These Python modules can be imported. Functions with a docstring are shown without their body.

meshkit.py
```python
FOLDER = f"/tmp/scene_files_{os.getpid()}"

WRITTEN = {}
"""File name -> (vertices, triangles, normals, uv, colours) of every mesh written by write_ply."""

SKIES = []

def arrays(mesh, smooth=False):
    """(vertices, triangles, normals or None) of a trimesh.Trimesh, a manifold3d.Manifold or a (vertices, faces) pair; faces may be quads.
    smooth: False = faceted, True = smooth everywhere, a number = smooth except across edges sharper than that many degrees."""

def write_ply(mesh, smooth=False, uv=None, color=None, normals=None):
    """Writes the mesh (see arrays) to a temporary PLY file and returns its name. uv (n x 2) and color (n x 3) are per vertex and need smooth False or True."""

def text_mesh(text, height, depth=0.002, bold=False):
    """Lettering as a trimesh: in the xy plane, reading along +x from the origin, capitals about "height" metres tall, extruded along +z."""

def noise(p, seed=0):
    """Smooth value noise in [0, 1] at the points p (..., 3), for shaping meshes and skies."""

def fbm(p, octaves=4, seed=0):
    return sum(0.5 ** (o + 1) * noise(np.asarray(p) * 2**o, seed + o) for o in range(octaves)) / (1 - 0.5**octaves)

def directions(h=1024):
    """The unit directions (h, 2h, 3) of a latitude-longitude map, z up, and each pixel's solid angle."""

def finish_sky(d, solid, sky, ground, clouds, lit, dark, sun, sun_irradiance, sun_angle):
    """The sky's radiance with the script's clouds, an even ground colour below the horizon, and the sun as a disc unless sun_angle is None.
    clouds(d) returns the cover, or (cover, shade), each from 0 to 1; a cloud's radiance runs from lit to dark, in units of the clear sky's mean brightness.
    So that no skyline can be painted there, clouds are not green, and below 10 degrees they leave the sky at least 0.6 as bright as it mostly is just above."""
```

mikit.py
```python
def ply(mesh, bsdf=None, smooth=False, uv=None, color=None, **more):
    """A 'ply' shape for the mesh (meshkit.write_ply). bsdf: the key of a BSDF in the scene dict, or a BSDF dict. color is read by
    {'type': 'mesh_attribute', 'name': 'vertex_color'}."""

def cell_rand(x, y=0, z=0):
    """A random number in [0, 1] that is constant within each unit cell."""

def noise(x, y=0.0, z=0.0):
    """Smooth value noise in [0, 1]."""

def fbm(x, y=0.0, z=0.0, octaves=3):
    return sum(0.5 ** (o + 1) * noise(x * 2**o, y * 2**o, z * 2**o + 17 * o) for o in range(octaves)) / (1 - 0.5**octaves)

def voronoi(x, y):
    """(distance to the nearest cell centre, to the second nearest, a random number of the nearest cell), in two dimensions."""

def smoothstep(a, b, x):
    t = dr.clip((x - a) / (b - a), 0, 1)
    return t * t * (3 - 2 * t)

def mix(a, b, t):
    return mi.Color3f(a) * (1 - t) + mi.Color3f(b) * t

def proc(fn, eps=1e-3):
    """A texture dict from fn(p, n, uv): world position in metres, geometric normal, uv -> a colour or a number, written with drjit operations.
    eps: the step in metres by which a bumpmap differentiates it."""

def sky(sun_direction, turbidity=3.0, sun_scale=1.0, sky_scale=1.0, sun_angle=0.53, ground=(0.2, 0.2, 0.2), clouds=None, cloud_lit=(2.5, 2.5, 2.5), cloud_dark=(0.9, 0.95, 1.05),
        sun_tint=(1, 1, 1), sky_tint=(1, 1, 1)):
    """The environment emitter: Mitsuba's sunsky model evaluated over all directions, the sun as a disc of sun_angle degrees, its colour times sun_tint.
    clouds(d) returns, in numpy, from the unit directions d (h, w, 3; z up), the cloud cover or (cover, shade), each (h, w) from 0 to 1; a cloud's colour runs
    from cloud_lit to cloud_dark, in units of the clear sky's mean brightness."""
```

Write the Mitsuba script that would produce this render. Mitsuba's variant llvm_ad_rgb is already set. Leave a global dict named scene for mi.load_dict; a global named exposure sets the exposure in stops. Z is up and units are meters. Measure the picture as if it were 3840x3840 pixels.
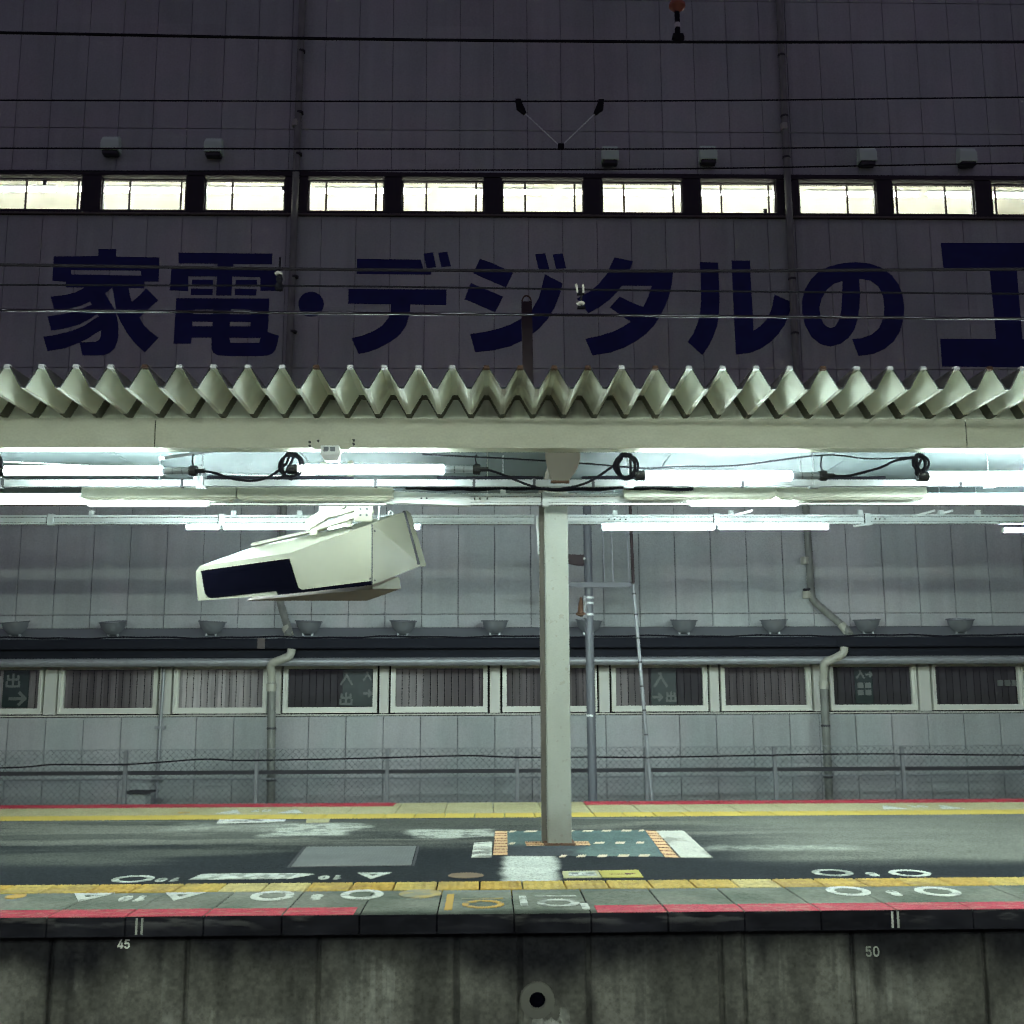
import math, random
import numpy as np, trimesh
import drjit as dr
import mitsuba as mi
import mikit, meshkit
from mikit import proc, noise, fbm, voronoi, cell_rand, smoothstep, mix
from shapely.geometry import Polygon
from shapely.ops import unary_union

T = mi.ScalarTransform4f
random.seed(7)
RNG = np.random.default_rng(7)

# ------------------------------------------------------------------ camera, sky, exposure
scene, labels = {}, {}
exposure = 3.0
PITCH, YAW, ROLL = math.radians(9.4), math.radians(1.3), 0.0043
_d = np.array([math.sin(YAW) * math.cos(PITCH), math.cos(YAW) * math.cos(PITCH), math.sin(PITCH)])
_r = np.array([math.cos(YAW), -math.sin(YAW), 0.0])
_u = np.cross(_r, _d) * math.cos(ROLL) + _r * math.sin(ROLL)
scene['camera'] = {'type': 'perspective', 'fov': 2 * math.degrees(math.atan(1920 / 4124)), 'fov_axis': 'x', 'near_clip': 0.05, 'far_clip': 400.0,
                   'to_world': T().look_at(origin=[0, 0, 1.4], target=[float(v) for v in np.array([0, 0, 1.4]) + _d], up=[float(v) for v in _u])}
# night: a dim, overcast city sky without any sun
scene['sky'] = mikit.sky([0.2, -0.4, 0.15], turbidity=4, sun_scale=0.0, sky_scale=0.182, sun_angle=12, ground=(0.1, 0.1, 0.1), clouds=lambda d: 1.0,
                         cloud_lit=(0.98, 0.86, 1.32), cloud_dark=(1, 1, 1))
LAMP = (12.5, 15.6, 15.6)        # fluorescent tubes of the platform in view
TUBE1 = (9.0, 11.0, 10.6)         # sleeved tubes close behind the beam
TUBE3 = (17.0, 21.0, 21.5)       # tubes of the rear row
OWN = (28.0, 32.5, 28.5)         # tubes over the platform the photograph is taken from
ROOM = (10.5, 10.7, 9.7)           # tubes inside the store


# ------------------------------------------------------------------ helpers
_next, _used = {}, set()


def key_for(name, parent=None):
    base = f'{parent}__{name}' if parent else name
    k = base
    if k in _used:
        i = _next.get(base, 1)
        k = f'{base}_{i:03d}'
        _next[base] = i + 1
    _used.add(k)
    return k


def obj(name, mesh, mat, parent=None, smooth=False, emit=None, **more):
    k = key_for(name, parent)
    if emit is not None:
        more['emitter'] = {'type': 'area', 'radiance': {'type': 'rgb', 'value': list(emit)}}
    scene[k] = mikit.ply(mesh, mat, smooth=smooth, **more)
    return k


def share(name, parent, source, to_world=None):
    """another entry that uses the mesh of SOURCE"""
    k = key_for(name, parent)
    d = dict(scene[source])
    if to_world is not None:
        d['to_world'] = to_world
    scene[k] = d
    return k


def thing(name, label, category, group=None):
    k = key_for(name)
    labels[k] = {'label': label, 'category': category}
    if group:
        labels[k]['group'] = group
    return k


def tag(k, label, category=None, group=None, kind=None):
    labels[k] = {'label': label}
    for a, b in (('category', category), ('group', group), ('kind', kind)):
        if b:
            labels[k][a] = b
    return k


def cat(ms):
    return trimesh.util.concatenate([m for m in ms])


def box(x0, x1, y0, y1, z0, z1, b=0.0):
    x0, x1 = min(x0, x1), max(x0, x1)
    if b <= 0:
        m = trimesh.creation.box(extents=[x1 - x0, y1 - y0, z1 - z0])
        m.apply_translation([(x0 + x1) / 2, (y0 + y1) / 2, (z0 + z1) / 2])
        return m
    p = []
    for i, X in enumerate((x0, x1)):
        for j, Y in enumerate((y0, y1)):
            for k, Z in enumerate((z0, z1)):
                sx, sy, sz = (b if i == 0 else -b), (b if j == 0 else -b), (b if k == 0 else -b)
                p += [(X + sx, Y + sy, Z), (X + sx, Y, Z + sz), (X, Y + sy, Z + sz)]
    return trimesh.convex.convex_hull(np.array(p))


def hull(pts):
    return trimesh.convex.convex_hull(np.array(pts, float))


def obox(a, b, w, h, up=(0, 0, 1)):
    """bar of section w x h from a to b"""
    a, b = np.array(a, float), np.array(b, float)
    t = (b - a) / np.linalg.norm(b - a)
    s = np.cross(t, up)
    if np.linalg.norm(s) < 1e-6:
        s = np.cross(t, (1, 0, 0))
    s /= np.linalg.norm(s)
    n = np.cross(s, t)
    return hull([q + s * i * w / 2 + n * j * h / 2 for q in (a, b) for i in (-1, 1) for j in (-1, 1)])


def tube(pts, r, sides=8, closed_ends=True):
    p = np.asarray(pts, float)
    t = np.gradient(p, axis=0)
    t /= np.linalg.norm(t, axis=1, keepdims=True) + 1e-12
    ref = np.array([0, 0, 1.0]) if abs(t[0][2]) < 0.9 else np.array([1.0, 0, 0])
    a = np.cross(t[0], ref)
    a /= np.linalg.norm(a)
    rings, rr = [], np.broadcast_to(r, (len(p),))
    ang = np.arange(sides) * 2 * np.pi / sides
    for i in range(len(p)):
        a = a - t[i] * (a @ t[i])
        a /= np.linalg.norm(a) + 1e-12
        b = np.cross(t[i], a)
        rings.append(p[i] + rr[i] * (np.cos(ang)[:, None] * a + np.sin(ang)[:, None] * b))
    v = np.vstack(rings)
    f = []
    for i in range(len(p) - 1):
        for j in range(sides):
            k = (j + 1) % sides
            q = (i * sides + j, i * sides + k, (i + 1) * sides + k, (i + 1) * sides + j)
            f += [(q[0], q[1], q[2]), (q[0], q[2], q[3])]
    if closed_ends:
        v = np.vstack([v, p[0], p[-1]])
        n = len(p) * sides
        for j in range(sides):
            k = (j + 1) % sides
            f += [(n, k, j), (n + 1, n - sides + j, n - sides + k)]
    m = trimesh.Trimesh(v, np.array(f), process=False)
    return m


def rod(a, b, r, sides=10):
    return tube([a, b], r, sides)


def curve(pts, n=40):
    """smooth curve through points (Catmull-Rom)"""
    p = np.asarray(pts, float)
    p = np.vstack([2 * p[0] - p[1], p, 2 * p[-1] - p[-2]])
    out = []
    seg = len(p) - 3
    per = max(2, n // seg)
    for i in range(seg):
        for s in np.linspace(0, 1, per, endpoint=False):
            a, b, c, d = p[i:i + 4]
            out.append(0.5 * ((2 * b) + (c - a) * s + (2 * a - 5 * b + 4 * c - d) * s * s + (3 * b - a - 3 * c + d) * s ** 3))
    out.append(p[-2])
    return np.array(out)


def rounded(pts, cut=0.08, n=4):
    """polyline with rounded corners"""
    p = [np.array(q, float) for q in pts]
    out = [p[0]]
    for a, b, c in zip(p, p[1:], p[2:]):
        u, v = a - b, c - b
        k = min(cut, np.linalg.norm(u) / 2, np.linalg.norm(v) / 2)
        s, e = b + u / np.linalg.norm(u) * k, b + v / np.linalg.norm(v) * k
        for t in np.linspace(0, 1, n + 1):
            out.append((1 - t) ** 2 * s + 2 * t * (1 - t) * b + t * t * e)
    return out + [p[-1]]


def polys(shape):
    return [g for g in getattr(shape, 'geoms', [shape]) if g.area > 1e-7]


def ext_z(shape, z0, z1):
    """shapely shape in (x, y) as a slab from z0 to z1"""
    ms = []
    for g in polys(shape):
        m = trimesh.creation.extrude_polygon(g, z1 - z0, engine='earcut')
        m.apply_translation([0, 0, z0])
        ms.append(m)
    return cat(ms)


def ext_y(shape, y0, y1):
    """shapely shape in (x, z) as a slab from y0 (front) to y1"""
    ms = []
    for g in polys(shape):
        m = trimesh.creation.extrude_polygon(g, y1 - y0, engine='earcut')
        v = m.vertices
        m.vertices = np.stack([v[:, 0], y1 - v[:, 2], v[:, 1]], 1)
        ms.append(m)
    return cat(ms)


def ellipse(cx, cy, rx, ry, n=40):
    return Polygon([(cx + rx * math.cos(2 * math.pi * i / n), cy + ry * math.sin(2 * math.pi * i / n)) for i in range(n)])


def lathe(profile, n=24):
    return trimesh.creation.revolve(np.array(profile), sections=n)


# ------------------------------------------------------------------ materials
def mat(name, color, rough=0.6, metal=0.0, spec=0.5, **more):
    tex = {'type': 'rgb', 'value': list(color)} if isinstance(color, (tuple, list)) else proc(color)
    scene[name] = {'type': 'twosided', 'bsdf': {'type': 'principled', 'base_color': tex, 'roughness': rough, 'metallic': metal, 'specular': spec, **more}}
    return name


def c3(r, g, b):
    return mi.Color3f(r, g, b)


def wall_fn(p, n, uv):
    g = fbm(p.x * 60, p.z * 60, p.y * 3, octaves=3)
    big = fbm(p.x * 0.5, p.z * 0.35, 3.0, octaves=4)
    streak = fbm(p.x * 9, p.z * 0.45, 7.0, octaves=4)
    cell = cell_rand(dr.floor((p.x - 0.12) / 0.613), dr.floor(p.z * 0.37))
    k = 0.86 + 0.34 * (g - 0.5) + 0.36 * (big - 0.5) + 0.14 * (streak - 0.5) + 0.07 * (cell - 0.5)
    warm = smoothstep(0.35, 0.7, fbm(p.x * 1.3, p.z * 1.3, 5.0))
    return mix(c3(0.475, 0.515, 0.50), c3(0.515, 0.525, 0.52), warm) * k


def navy_fn(p, n, uv):
    k = 0.8 + 0.5 * fbm(p.x * 4, p.z * 4, 2.0)
    return c3(0.010, 0.015, 0.108) * k


def concrete_fn(p, n, uv):
    g = fbm(p.x * 45, p.y * 45, p.z * 45, octaves=3)
    b = fbm(p.x * 2.3, p.y * 2.3, 4.0, octaves=4)
    cell = cell_rand(dr.floor((p.x + 2.82) / 0.4985), 3)
    top = mix(c3(0.135, 0.155, 0.125), c3(0.225, 0.235, 0.195), smoothstep(0.25, 0.75, b)) * (0.62 + 0.45 * g) * (0.9 + 0.2 * cell)
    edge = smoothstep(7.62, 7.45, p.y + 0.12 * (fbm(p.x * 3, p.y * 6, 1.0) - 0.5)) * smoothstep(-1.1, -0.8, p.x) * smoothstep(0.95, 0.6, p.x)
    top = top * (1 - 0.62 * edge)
    soot = c3(0.011, 0.011, 0.014) * (0.4 + 1.7 * fbm(p.x * 5, p.z * 12, 2.0)) + c3(0.055, 0.055, 0.05) * smoothstep(0.52, 0.75, fbm(p.x * 5, p.z * 22, 9.0, octaves=4)) * smoothstep(-0.10, -0.01, p.z)
    return dr.select((n.y < -0.5) | (p.z < -0.006), soot, top)


def far_concrete_fn(p, n, uv):
    g = fbm(p.x * 40, p.y * 40, 1.0, octaves=3)
    b = fbm(p.x * 1.6, p.y * 1.6, 4.0, octaves=4)
    return mix(c3(0.33, 0.30, 0.155), c3(0.41, 0.385, 0.235), b) * (0.72 + 0.5 * g)


def tile_fn(p, n, uv):
    i = dr.floor((p.x + 3.54) / 0.3165)
    g = fbm(p.x * 50, p.y * 50, 1.0, octaves=3)
    c = mix(c3(0.41, 0.255, 0.045), c3(0.46, 0.345, 0.09), cell_rand(i, 5))
    pale = dr.select(cell_rand(i, 11) > 0.86, mi.Float(0.45), mi.Float(0.0))
    c = mix(c, c3(0.46, 0.43, 0.24), pale)
    dirt = smoothstep(0.45, 0.75, fbm(p.x * 5, p.y * 5, 8.0))
    return mix(c, c3(0.20, 0.15, 0.07), 0.45 * dirt) * (0.7 + 0.6 * g)


def soft_box(p, x0, x1, y0, y1, e, k):
    w = k * (fbm(p.x * 2.2, p.y * 2.2, x0 * 3 + 40, octaves=4) - 0.5)
    return smoothstep(x0 - e, x0 + e, p.x + w) * smoothstep(x1 + e, x1 - e, p.x + w) * smoothstep(y0 - e, y0 + e, p.y + w) * smoothstep(y1 + e, y1 - e, p.y - w)


def asphalt_fn(p, n, uv):
    g = fbm(p.x * 70, p.y * 70, 1.0, octaves=3)
    band = fbm(p.x * 0.22, p.y * 1.1, 6.0, octaves=4)
    fine = fbm(p.x * 1.3, p.y * 4.0, 2.0, octaves=6)
    wear = smoothstep(9.9, 12.5, p.y + 1.3 * (band - 0.5) + 1.0 * (fine - 0.5) + 0.7 * (g - 0.5))
    wear = dr.maximum(wear * 0.75, smoothstep(0.52, 0.66, band) * smoothstep(9.2, 10.0, p.y) * 0.55)
    wear = dr.maximum(wear, 0.75 * smoothstep(1.9, 3.2, p.x + (band - 0.5)) * smoothstep(9.15, 9.7, p.y))
    wear = dr.clip(wear * (0.6 + 0.8 * fine), 0, 1)
    right = smoothstep(1.6, 3.4, p.x + (band - 0.5)) * smoothstep(9.45, 9.75, p.y + 0.2 * (fine - 0.5))
    light = smoothstep(0.58, 0.72, fbm(p.x * 0.5, p.y * 2.6, 12.0, octaves=4)) * smoothstep(10.4, 11.2, p.y)
    c = mix(c3(0.016, 0.019, 0.0215), c3(0.080, 0.084, 0.071), wear)
    c = mix(c, c3(0.16, 0.16, 0.135), 0.5 * light)
    c = mix(c, c3(0.125, 0.128, 0.108) * (0.75 + 0.5 * fine), 0.8 * right)
    # paint worn off to soft-edged patches
    worn = soft_box(p, -2.25, -1.38, 11.55, 12.55, 0.10, 0.5) * 0.75
    worn = dr.maximum(worn, soft_box(p, -0.75, 0.07, 11.3, 11.95, 0.09, 0.4) * 0.7)
    patch = soft_box(p, 0.15, 0.56, 8.60, 10.0, 0.05, 0.25)
    worn = dr.maximum(worn, soft_box(p, -3.3, -2.0, 12.0, 12.6, 0.25, 0.6) * 0.35)
    worn = dr.maximum(worn, soft_box(p, 1.9, 3.4, 10.3, 10.5, 0.15, 0.5) * 0.4)
    worn = worn * (0.35 + 0.65 * smoothstep(0.25, 0.6, fbm(p.x * 9, p.y * 9, 31.0, octaves=4)))
    c = mix(c, c3(0.40, 0.42, 0.36), dr.clip(worn, 0, 1))
    c = mix(c, c3(0.40, 0.42, 0.37) * (0.8 + 0.4 * fine), 0.92 * patch)
    return c * (0.45 + 1.1 * g)


def worn_fn(p, n, uv):
    a = fbm(p.x * 6, p.y * 6, 3.0, octaves=4)
    g = fbm(p.x * 60, p.y * 60, 3.0, octaves=2)
    return mix(c3(0.16, 0.16, 0.145), c3(0.56, 0.57, 0.5), smoothstep(0.3, 0.62, a)) * (0.75 + 0.5 * g)


def white_fn(p, n, uv):
    a = fbm(p.x * 22, p.y * 22, 3.0, octaves=4)
    return mix(c3(0.24, 0.25, 0.22), c3(0.50, 0.52, 0.46), smoothstep(0.2, 0.45, a)) * (0.8 + 0.4 * fbm(p.x * 60, p.y * 60, 1.0))


def panel_fn(p, n, uv):
    a = fbm(p.x * 7, p.y * 3, 13.0, octaves=5)
    return mix(c3(0.24, 0.235, 0.20), c3(0.42, 0.415, 0.355), smoothstep(0.25, 0.5, a)) * (0.8 + 0.4 * fbm(p.x * 60, p.y * 60, 1.0))


def faint_fn(p, n, uv):
    a = fbm(p.x * 16, p.y * 16, 3.0, octaves=4)
    return mix(c3(0.22, 0.235, 0.205), c3(0.46, 0.48, 0.43), smoothstep(0.35, 0.7, a))


def ochre_fn(p, n, uv):
    a = fbm(p.x * 20, p.y * 20, 3.0, octaves=4)
    return mix(c3(0.23, 0.21, 0.13), c3(0.44, 0.27, 0.07), smoothstep(0.25, 0.55, a))


def ochre_faint_fn(p, n, uv):
    a = fbm(p.x * 14, p.y * 14, 5.0, octaves=4)
    return mix(c3(0.22, 0.215, 0.15), c3(0.34, 0.255, 0.10), smoothstep(0.3, 0.65, a))


def red_fn(p, n, uv):
    a = fbm(p.x * 12, p.y * 30, 3.0, octaves=4)
    g = fbm(p.x * 70, p.y * 70, 3.0, octaves=2)
    return mix(c3(0.42, 0.035, 0.06), c3(0.39, 0.11, 0.10), smoothstep(0.45, 0.75, a)) * (0.72 + 0.5 * g)


def teal_fn(p, n, uv):
    a = fbm(p.x * 3, p.y * 3, 3.0, octaves=4)
    g = fbm(p.x * 60, p.y * 60, 3.0, octaves=2)
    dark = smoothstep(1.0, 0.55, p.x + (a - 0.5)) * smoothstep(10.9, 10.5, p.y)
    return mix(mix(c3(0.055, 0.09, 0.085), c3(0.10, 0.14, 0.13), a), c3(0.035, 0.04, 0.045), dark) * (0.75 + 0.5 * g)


def orange_fn(p, n, uv):
    a = fbm(p.x * 25, p.y * 25, 3.0, octaves=3)
    return mix(c3(0.45, 0.26, 0.13), c3(0.62, 0.42, 0.24), a)


def face_fn(p, n, uv):
    g = fbm(p.x * 40, p.z * 40, 1.0, octaves=3)
    b = fbm(p.x * 2.2, p.z * 2.2, 4.0, octaves=5)
    streak = fbm(p.x * 14, p.z * 1.1, 2.0, octaves=4)
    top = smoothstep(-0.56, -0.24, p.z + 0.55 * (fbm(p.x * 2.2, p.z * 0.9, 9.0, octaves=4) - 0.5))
    c = mix(c3(0.092, 0.091, 0.079), c3(0.165, 0.163, 0.142), smoothstep(0.36, 0.66, b))
    c = mix(c, c3(0.27, 0.275, 0.245), 0.55 * smoothstep(0.58, 0.72, streak) * smoothstep(0.42, 0.6, b))
    c = mix(c, c3(0.042, 0.042, 0.038), 0.6 * smoothstep(0.55, 0.72, fbm(p.x * 7, p.z * 0.7, 21.0, octaves=4)))
    run = mi.Float(0)
    for jx, jw in ((-1.963, 0.05), (-1.106, 0.12), (-0.205, 0.05), (0.215, 0.13), (0.66, 0.07), (1.56, 0.14), (2.411, 0.05), (3.292, 0.06), (-2.841, 0.05)):
        run = dr.maximum(run, smoothstep(jw, 0.0, dr.abs(p.x - jx + 0.06 * (fbm(p.x * 3, p.z * 5, jx) - 0.5))))
    c = mix(c, c3(0.026, 0.026, 0.026), 0.6 * run * smoothstep(0.3, 0.55, fbm(p.x * 9, p.z * 1.3, 15.0, octaves=4)))
    lime = smoothstep(0.16, 0.03, dr.sqrt(dr.square((p.x - 0.41) * 0.9) + dr.square(p.z + 0.70))) * smoothstep(0.4, 0.55, fbm(p.x * 18, p.z * 12, 5.0, octaves=4))
    c = mix(c, c3(0.33, 0.34, 0.31), 0.8 * lime)
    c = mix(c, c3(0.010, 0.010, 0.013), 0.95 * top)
    return c * (0.6 + 0.8 * g)


def roof_fn(p, n, uv):
    a = fbm(p.x * 1.1, p.y * 1.5, 3.0, octaves=4)
    rib = cell_rand(dr.floor((p.x + 3.456) / 0.2555), 2)
    st = smoothstep(0.55, 0.75, fbm(p.x * 5, p.y * 2, 6.0, octaves=4))
    near = smoothstep(1.3, 0.2, dr.abs(p.x - 0.35))
    rust = dr.clip(st * 0.35 + near * (0.25 + 0.6 * rib) * smoothstep(0.3, 0.6, fbm(p.x * 9, p.y * 3, 1.0)), 0, 1)  # random stains, plus the dim gap between lamps put into the colour
    c = mix(c3(0.70, 0.75, 0.64), c3(0.77, 0.81, 0.72), a)
    c = mix(c, c3(0.40, 0.40, 0.27), 0.35 * smoothstep(0.7, 1.0, rib))
    c = mix(c, c3(0.13, 0.105, 0.075), 0.8 * rust)
    top = mix(c3(0.028, 0.031, 0.032), c3(0.06, 0.063, 0.06), st)      # upper side in a darker grey
    return dr.select(n.z > 0.12, top, c)


def cream_fn(p, n, uv):
    a = fbm(p.x * 3, p.y * 3, p.z * 6, octaves=4)
    g = fbm(p.x * 80, p.y * 80, p.z * 80, octaves=2)
    return mix(c3(0.47, 0.47, 0.37), c3(0.54, 0.55, 0.46), a) * (0.9 + 0.2 * g)


def column_fn(p, n, uv):
    a = fbm(p.x * 6, p.y * 6, p.z * 1.6, octaves=4)
    g = fbm(p.x * 90, p.y * 90, p.z * 90, octaves=2)
    c = mix(c3(0.30, 0.315, 0.27), c3(0.35, 0.37, 0.33), a) * (0.93 + 0.14 * g)
    dirt = smoothstep(0.5, 0.0, p.z + 0.35 * (fbm(p.x * 9, p.y * 9, p.z * 5, octaves=4) - 0.5))
    chip = smoothstep(0.70, 0.76, fbm(p.x * 30, p.y * 30, p.z * 22, octaves=3))
    c = mix(c, c3(0.14, 0.12, 0.09), 0.45 * dirt)
    return mix(c, c3(0.19, 0.15, 0.11), 0.3 * chip)


def galv_fn(p, n, uv):
    a = fbm(p.x * 14, p.y * 14, p.z * 14, octaves=3)
    return mix(c3(0.25, 0.27, 0.28), c3(0.40, 0.42, 0.43), a)


def pipe_fn(p, n, uv):
    a = fbm(p.x * 20, p.y * 9, p.z * 6, octaves=4)
    return mix(c3(0.14, 0.15, 0.135), c3(0.27, 0.285, 0.25), a)


def blind_fn(p, n, uv):
    i = dr.floor(p.x / 0.118)
    k = 0.7 + 0.6 * cell_rand(i, 4)
    w = fbm(p.x * 0.45, 3.0, 1.0)
    c = mix(c3(0.13, 0.115, 0.118), c3(0.44, 0.415, 0.41), smoothstep(0.32, 0.66, w))
    return c * k * (0.85 + 0.3 * fbm(p.x * 20, p.z * 3, 2.0))


def gravel_fn(p, n, uv):
    a, b, r = voronoi(p.x * 16, p.y * 16)
    return c3(0.06, 0.055, 0.05) * (0.5 + 1.0 * r) * (0.5 + smoothstep(0.0, 0.3, b - a))


def cover_fn(p, n, uv):
    s = dr.sin(p.x * 120) * dr.sin(p.y * 120)
    a = fbm(p.x * 4, p.y * 4, 3.0, octaves=4)
    return c3(0.150, 0.158, 0.153) * (0.8 + 0.3 * a) * (0.9 + 0.2 * smoothstep(0.0, 0.6, s))


mat('wall_paint', wall_fn, 0.85, spec=0.2)
mat('wall_joint', (0.17, 0.175, 0.18), 0.9, spec=0.1)
mat('joint_dark', (0.055, 0.055, 0.06), 0.9, spec=0.1)
mat('navy_paint', navy_fn, 0.55, spec=0.25)
mat('frame_dark', (0.016, 0.012, 0.018), 0.45, spec=0.3)
mat('frame_dark_edge', (0.10, 0.085, 0.08), 0.5, spec=0.3)
mat('frame_white', (0.68, 0.70, 0.62), 0.45)
mat('pier_white', (0.60, 0.61, 0.55), 0.55)
mat('gutter_dark', (0.016, 0.018, 0.025), 0.7, spec=0.1)
mat('plate_dark', (0.13, 0.12, 0.10), 0.7)
mat('panel_paint', panel_fn, 0.75, spec=0.2)
mat('ochre_solid', (0.40, 0.25, 0.05), 0.7)
mat('ochre_brown', (0.13, 0.09, 0.055), 0.8)
mat('flashing_grey', (0.15, 0.165, 0.175), 0.7)
mat('concrete', concrete_fn, 0.95, spec=0.0)
mat('far_concrete', far_concrete_fn, 0.85, spec=0.25)
mat('tile_yellow', tile_fn, 0.7, spec=0.35)
mat('tile_far', (0.50, 0.38, 0.085), 0.7, spec=0.3)
mat('asphalt', asphalt_fn, 0.9, spec=0.12)
mat('worn_paint', worn_fn, 0.75, spec=0.3)
mat('white_paint', white_fn, 0.7, spec=0.3)
mat('faint_paint', faint_fn, 0.8, spec=0.3)
mat('ochre_paint', ochre_fn, 0.7, spec=0.3)
mat('ochre_faint', ochre_faint_fn, 0.8, spec=0.3)
mat('yellow_label', (0.36, 0.30, 0.06), 0.6)
mat('yellow_pale', (0.33, 0.32, 0.17), 0.6)
mat('red_paint', red_fn, 0.7, spec=0.3)
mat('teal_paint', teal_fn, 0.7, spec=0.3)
mat('orange_paint', orange_fn, 0.7, spec=0.3)
mat('brown_paint', (0.10, 0.05, 0.03), 0.7)
mat('outlet_concrete', (0.115, 0.115, 0.10), 0.9, spec=0.1)
mat('face_concrete', face_fn, 0.95, spec=0.0)
mat('roof_steel', roof_fn, 0.7, spec=0.08)
mat('roof_edge', (0.022, 0.032, 0.036), 0.5)
mat('rib_shade_strip', (0.085, 0.09, 0.07), 0.8)  # colour of the painted shade under the ribs
mat('column_paint', column_fn, 0.5)
mat('sign_faint', (0.15, 0.165, 0.155), 0.7)
mat('post_grey', (0.20, 0.21, 0.215), 0.55)
mat('cream_paint', cream_fn, 0.5, spec=0.4)
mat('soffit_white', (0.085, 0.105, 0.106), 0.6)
mat('arm_beige', (0.20, 0.185, 0.155), 0.6)
mat('pole_grey', (0.13, 0.14, 0.155), 0.5)
mat('cabinet_cream', (0.235, 0.235, 0.18), 0.42, spec=0.4)
mat('cabinet_brown', (0.20, 0.165, 0.135), 0.6)
mat('black_plastic', (0.010, 0.011, 0.014), 0.35)
mat('screen_black', (0.0020, 0.0020, 0.0045), 0.8, spec=0.0)
mat('galvanised', galv_fn, 0.45, metal=0.35)
mat('white_steel', (0.82, 0.86, 0.85), 0.4)
mat('sleeve_grey', (0.20, 0.23, 0.25), 0.2, spec=0.7)
mat('wire_dark', (0.016, 0.016, 0.021), 0.9, spec=0.0)
mat('contact_wire', (0.06, 0.06, 0.07), 0.06, metal=1.0)
mat('grey_wire', (0.03, 0.028, 0.034), 0.9, spec=0.0)
mat('porcelain_white', (0.62, 0.60, 0.55), 0.25)
mat('porcelain_red', (0.30, 0.075, 0.05), 0.3)
mat('rust', (0.11, 0.06, 0.035), 0.8)
mat('post_brown', (0.045, 0.03, 0.032), 0.7)
mat('pipe_paint', pipe_fn, 0.55)
mat('elbow_paint', (0.42, 0.43, 0.35), 0.5)
mat('lamp_glass', (0.5, 0.5, 0.5), 0.4)
mat('room_cream', (0.80, 0.80, 0.74), 0.8)
mat('room_dark', (0.03, 0.028, 0.03), 0.9)
mat('blind_fabric', blind_fn, 0.8, spec=0.2)
mat('blind_dark', (0.055, 0.052, 0.056), 0.8, spec=0.2)
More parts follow.
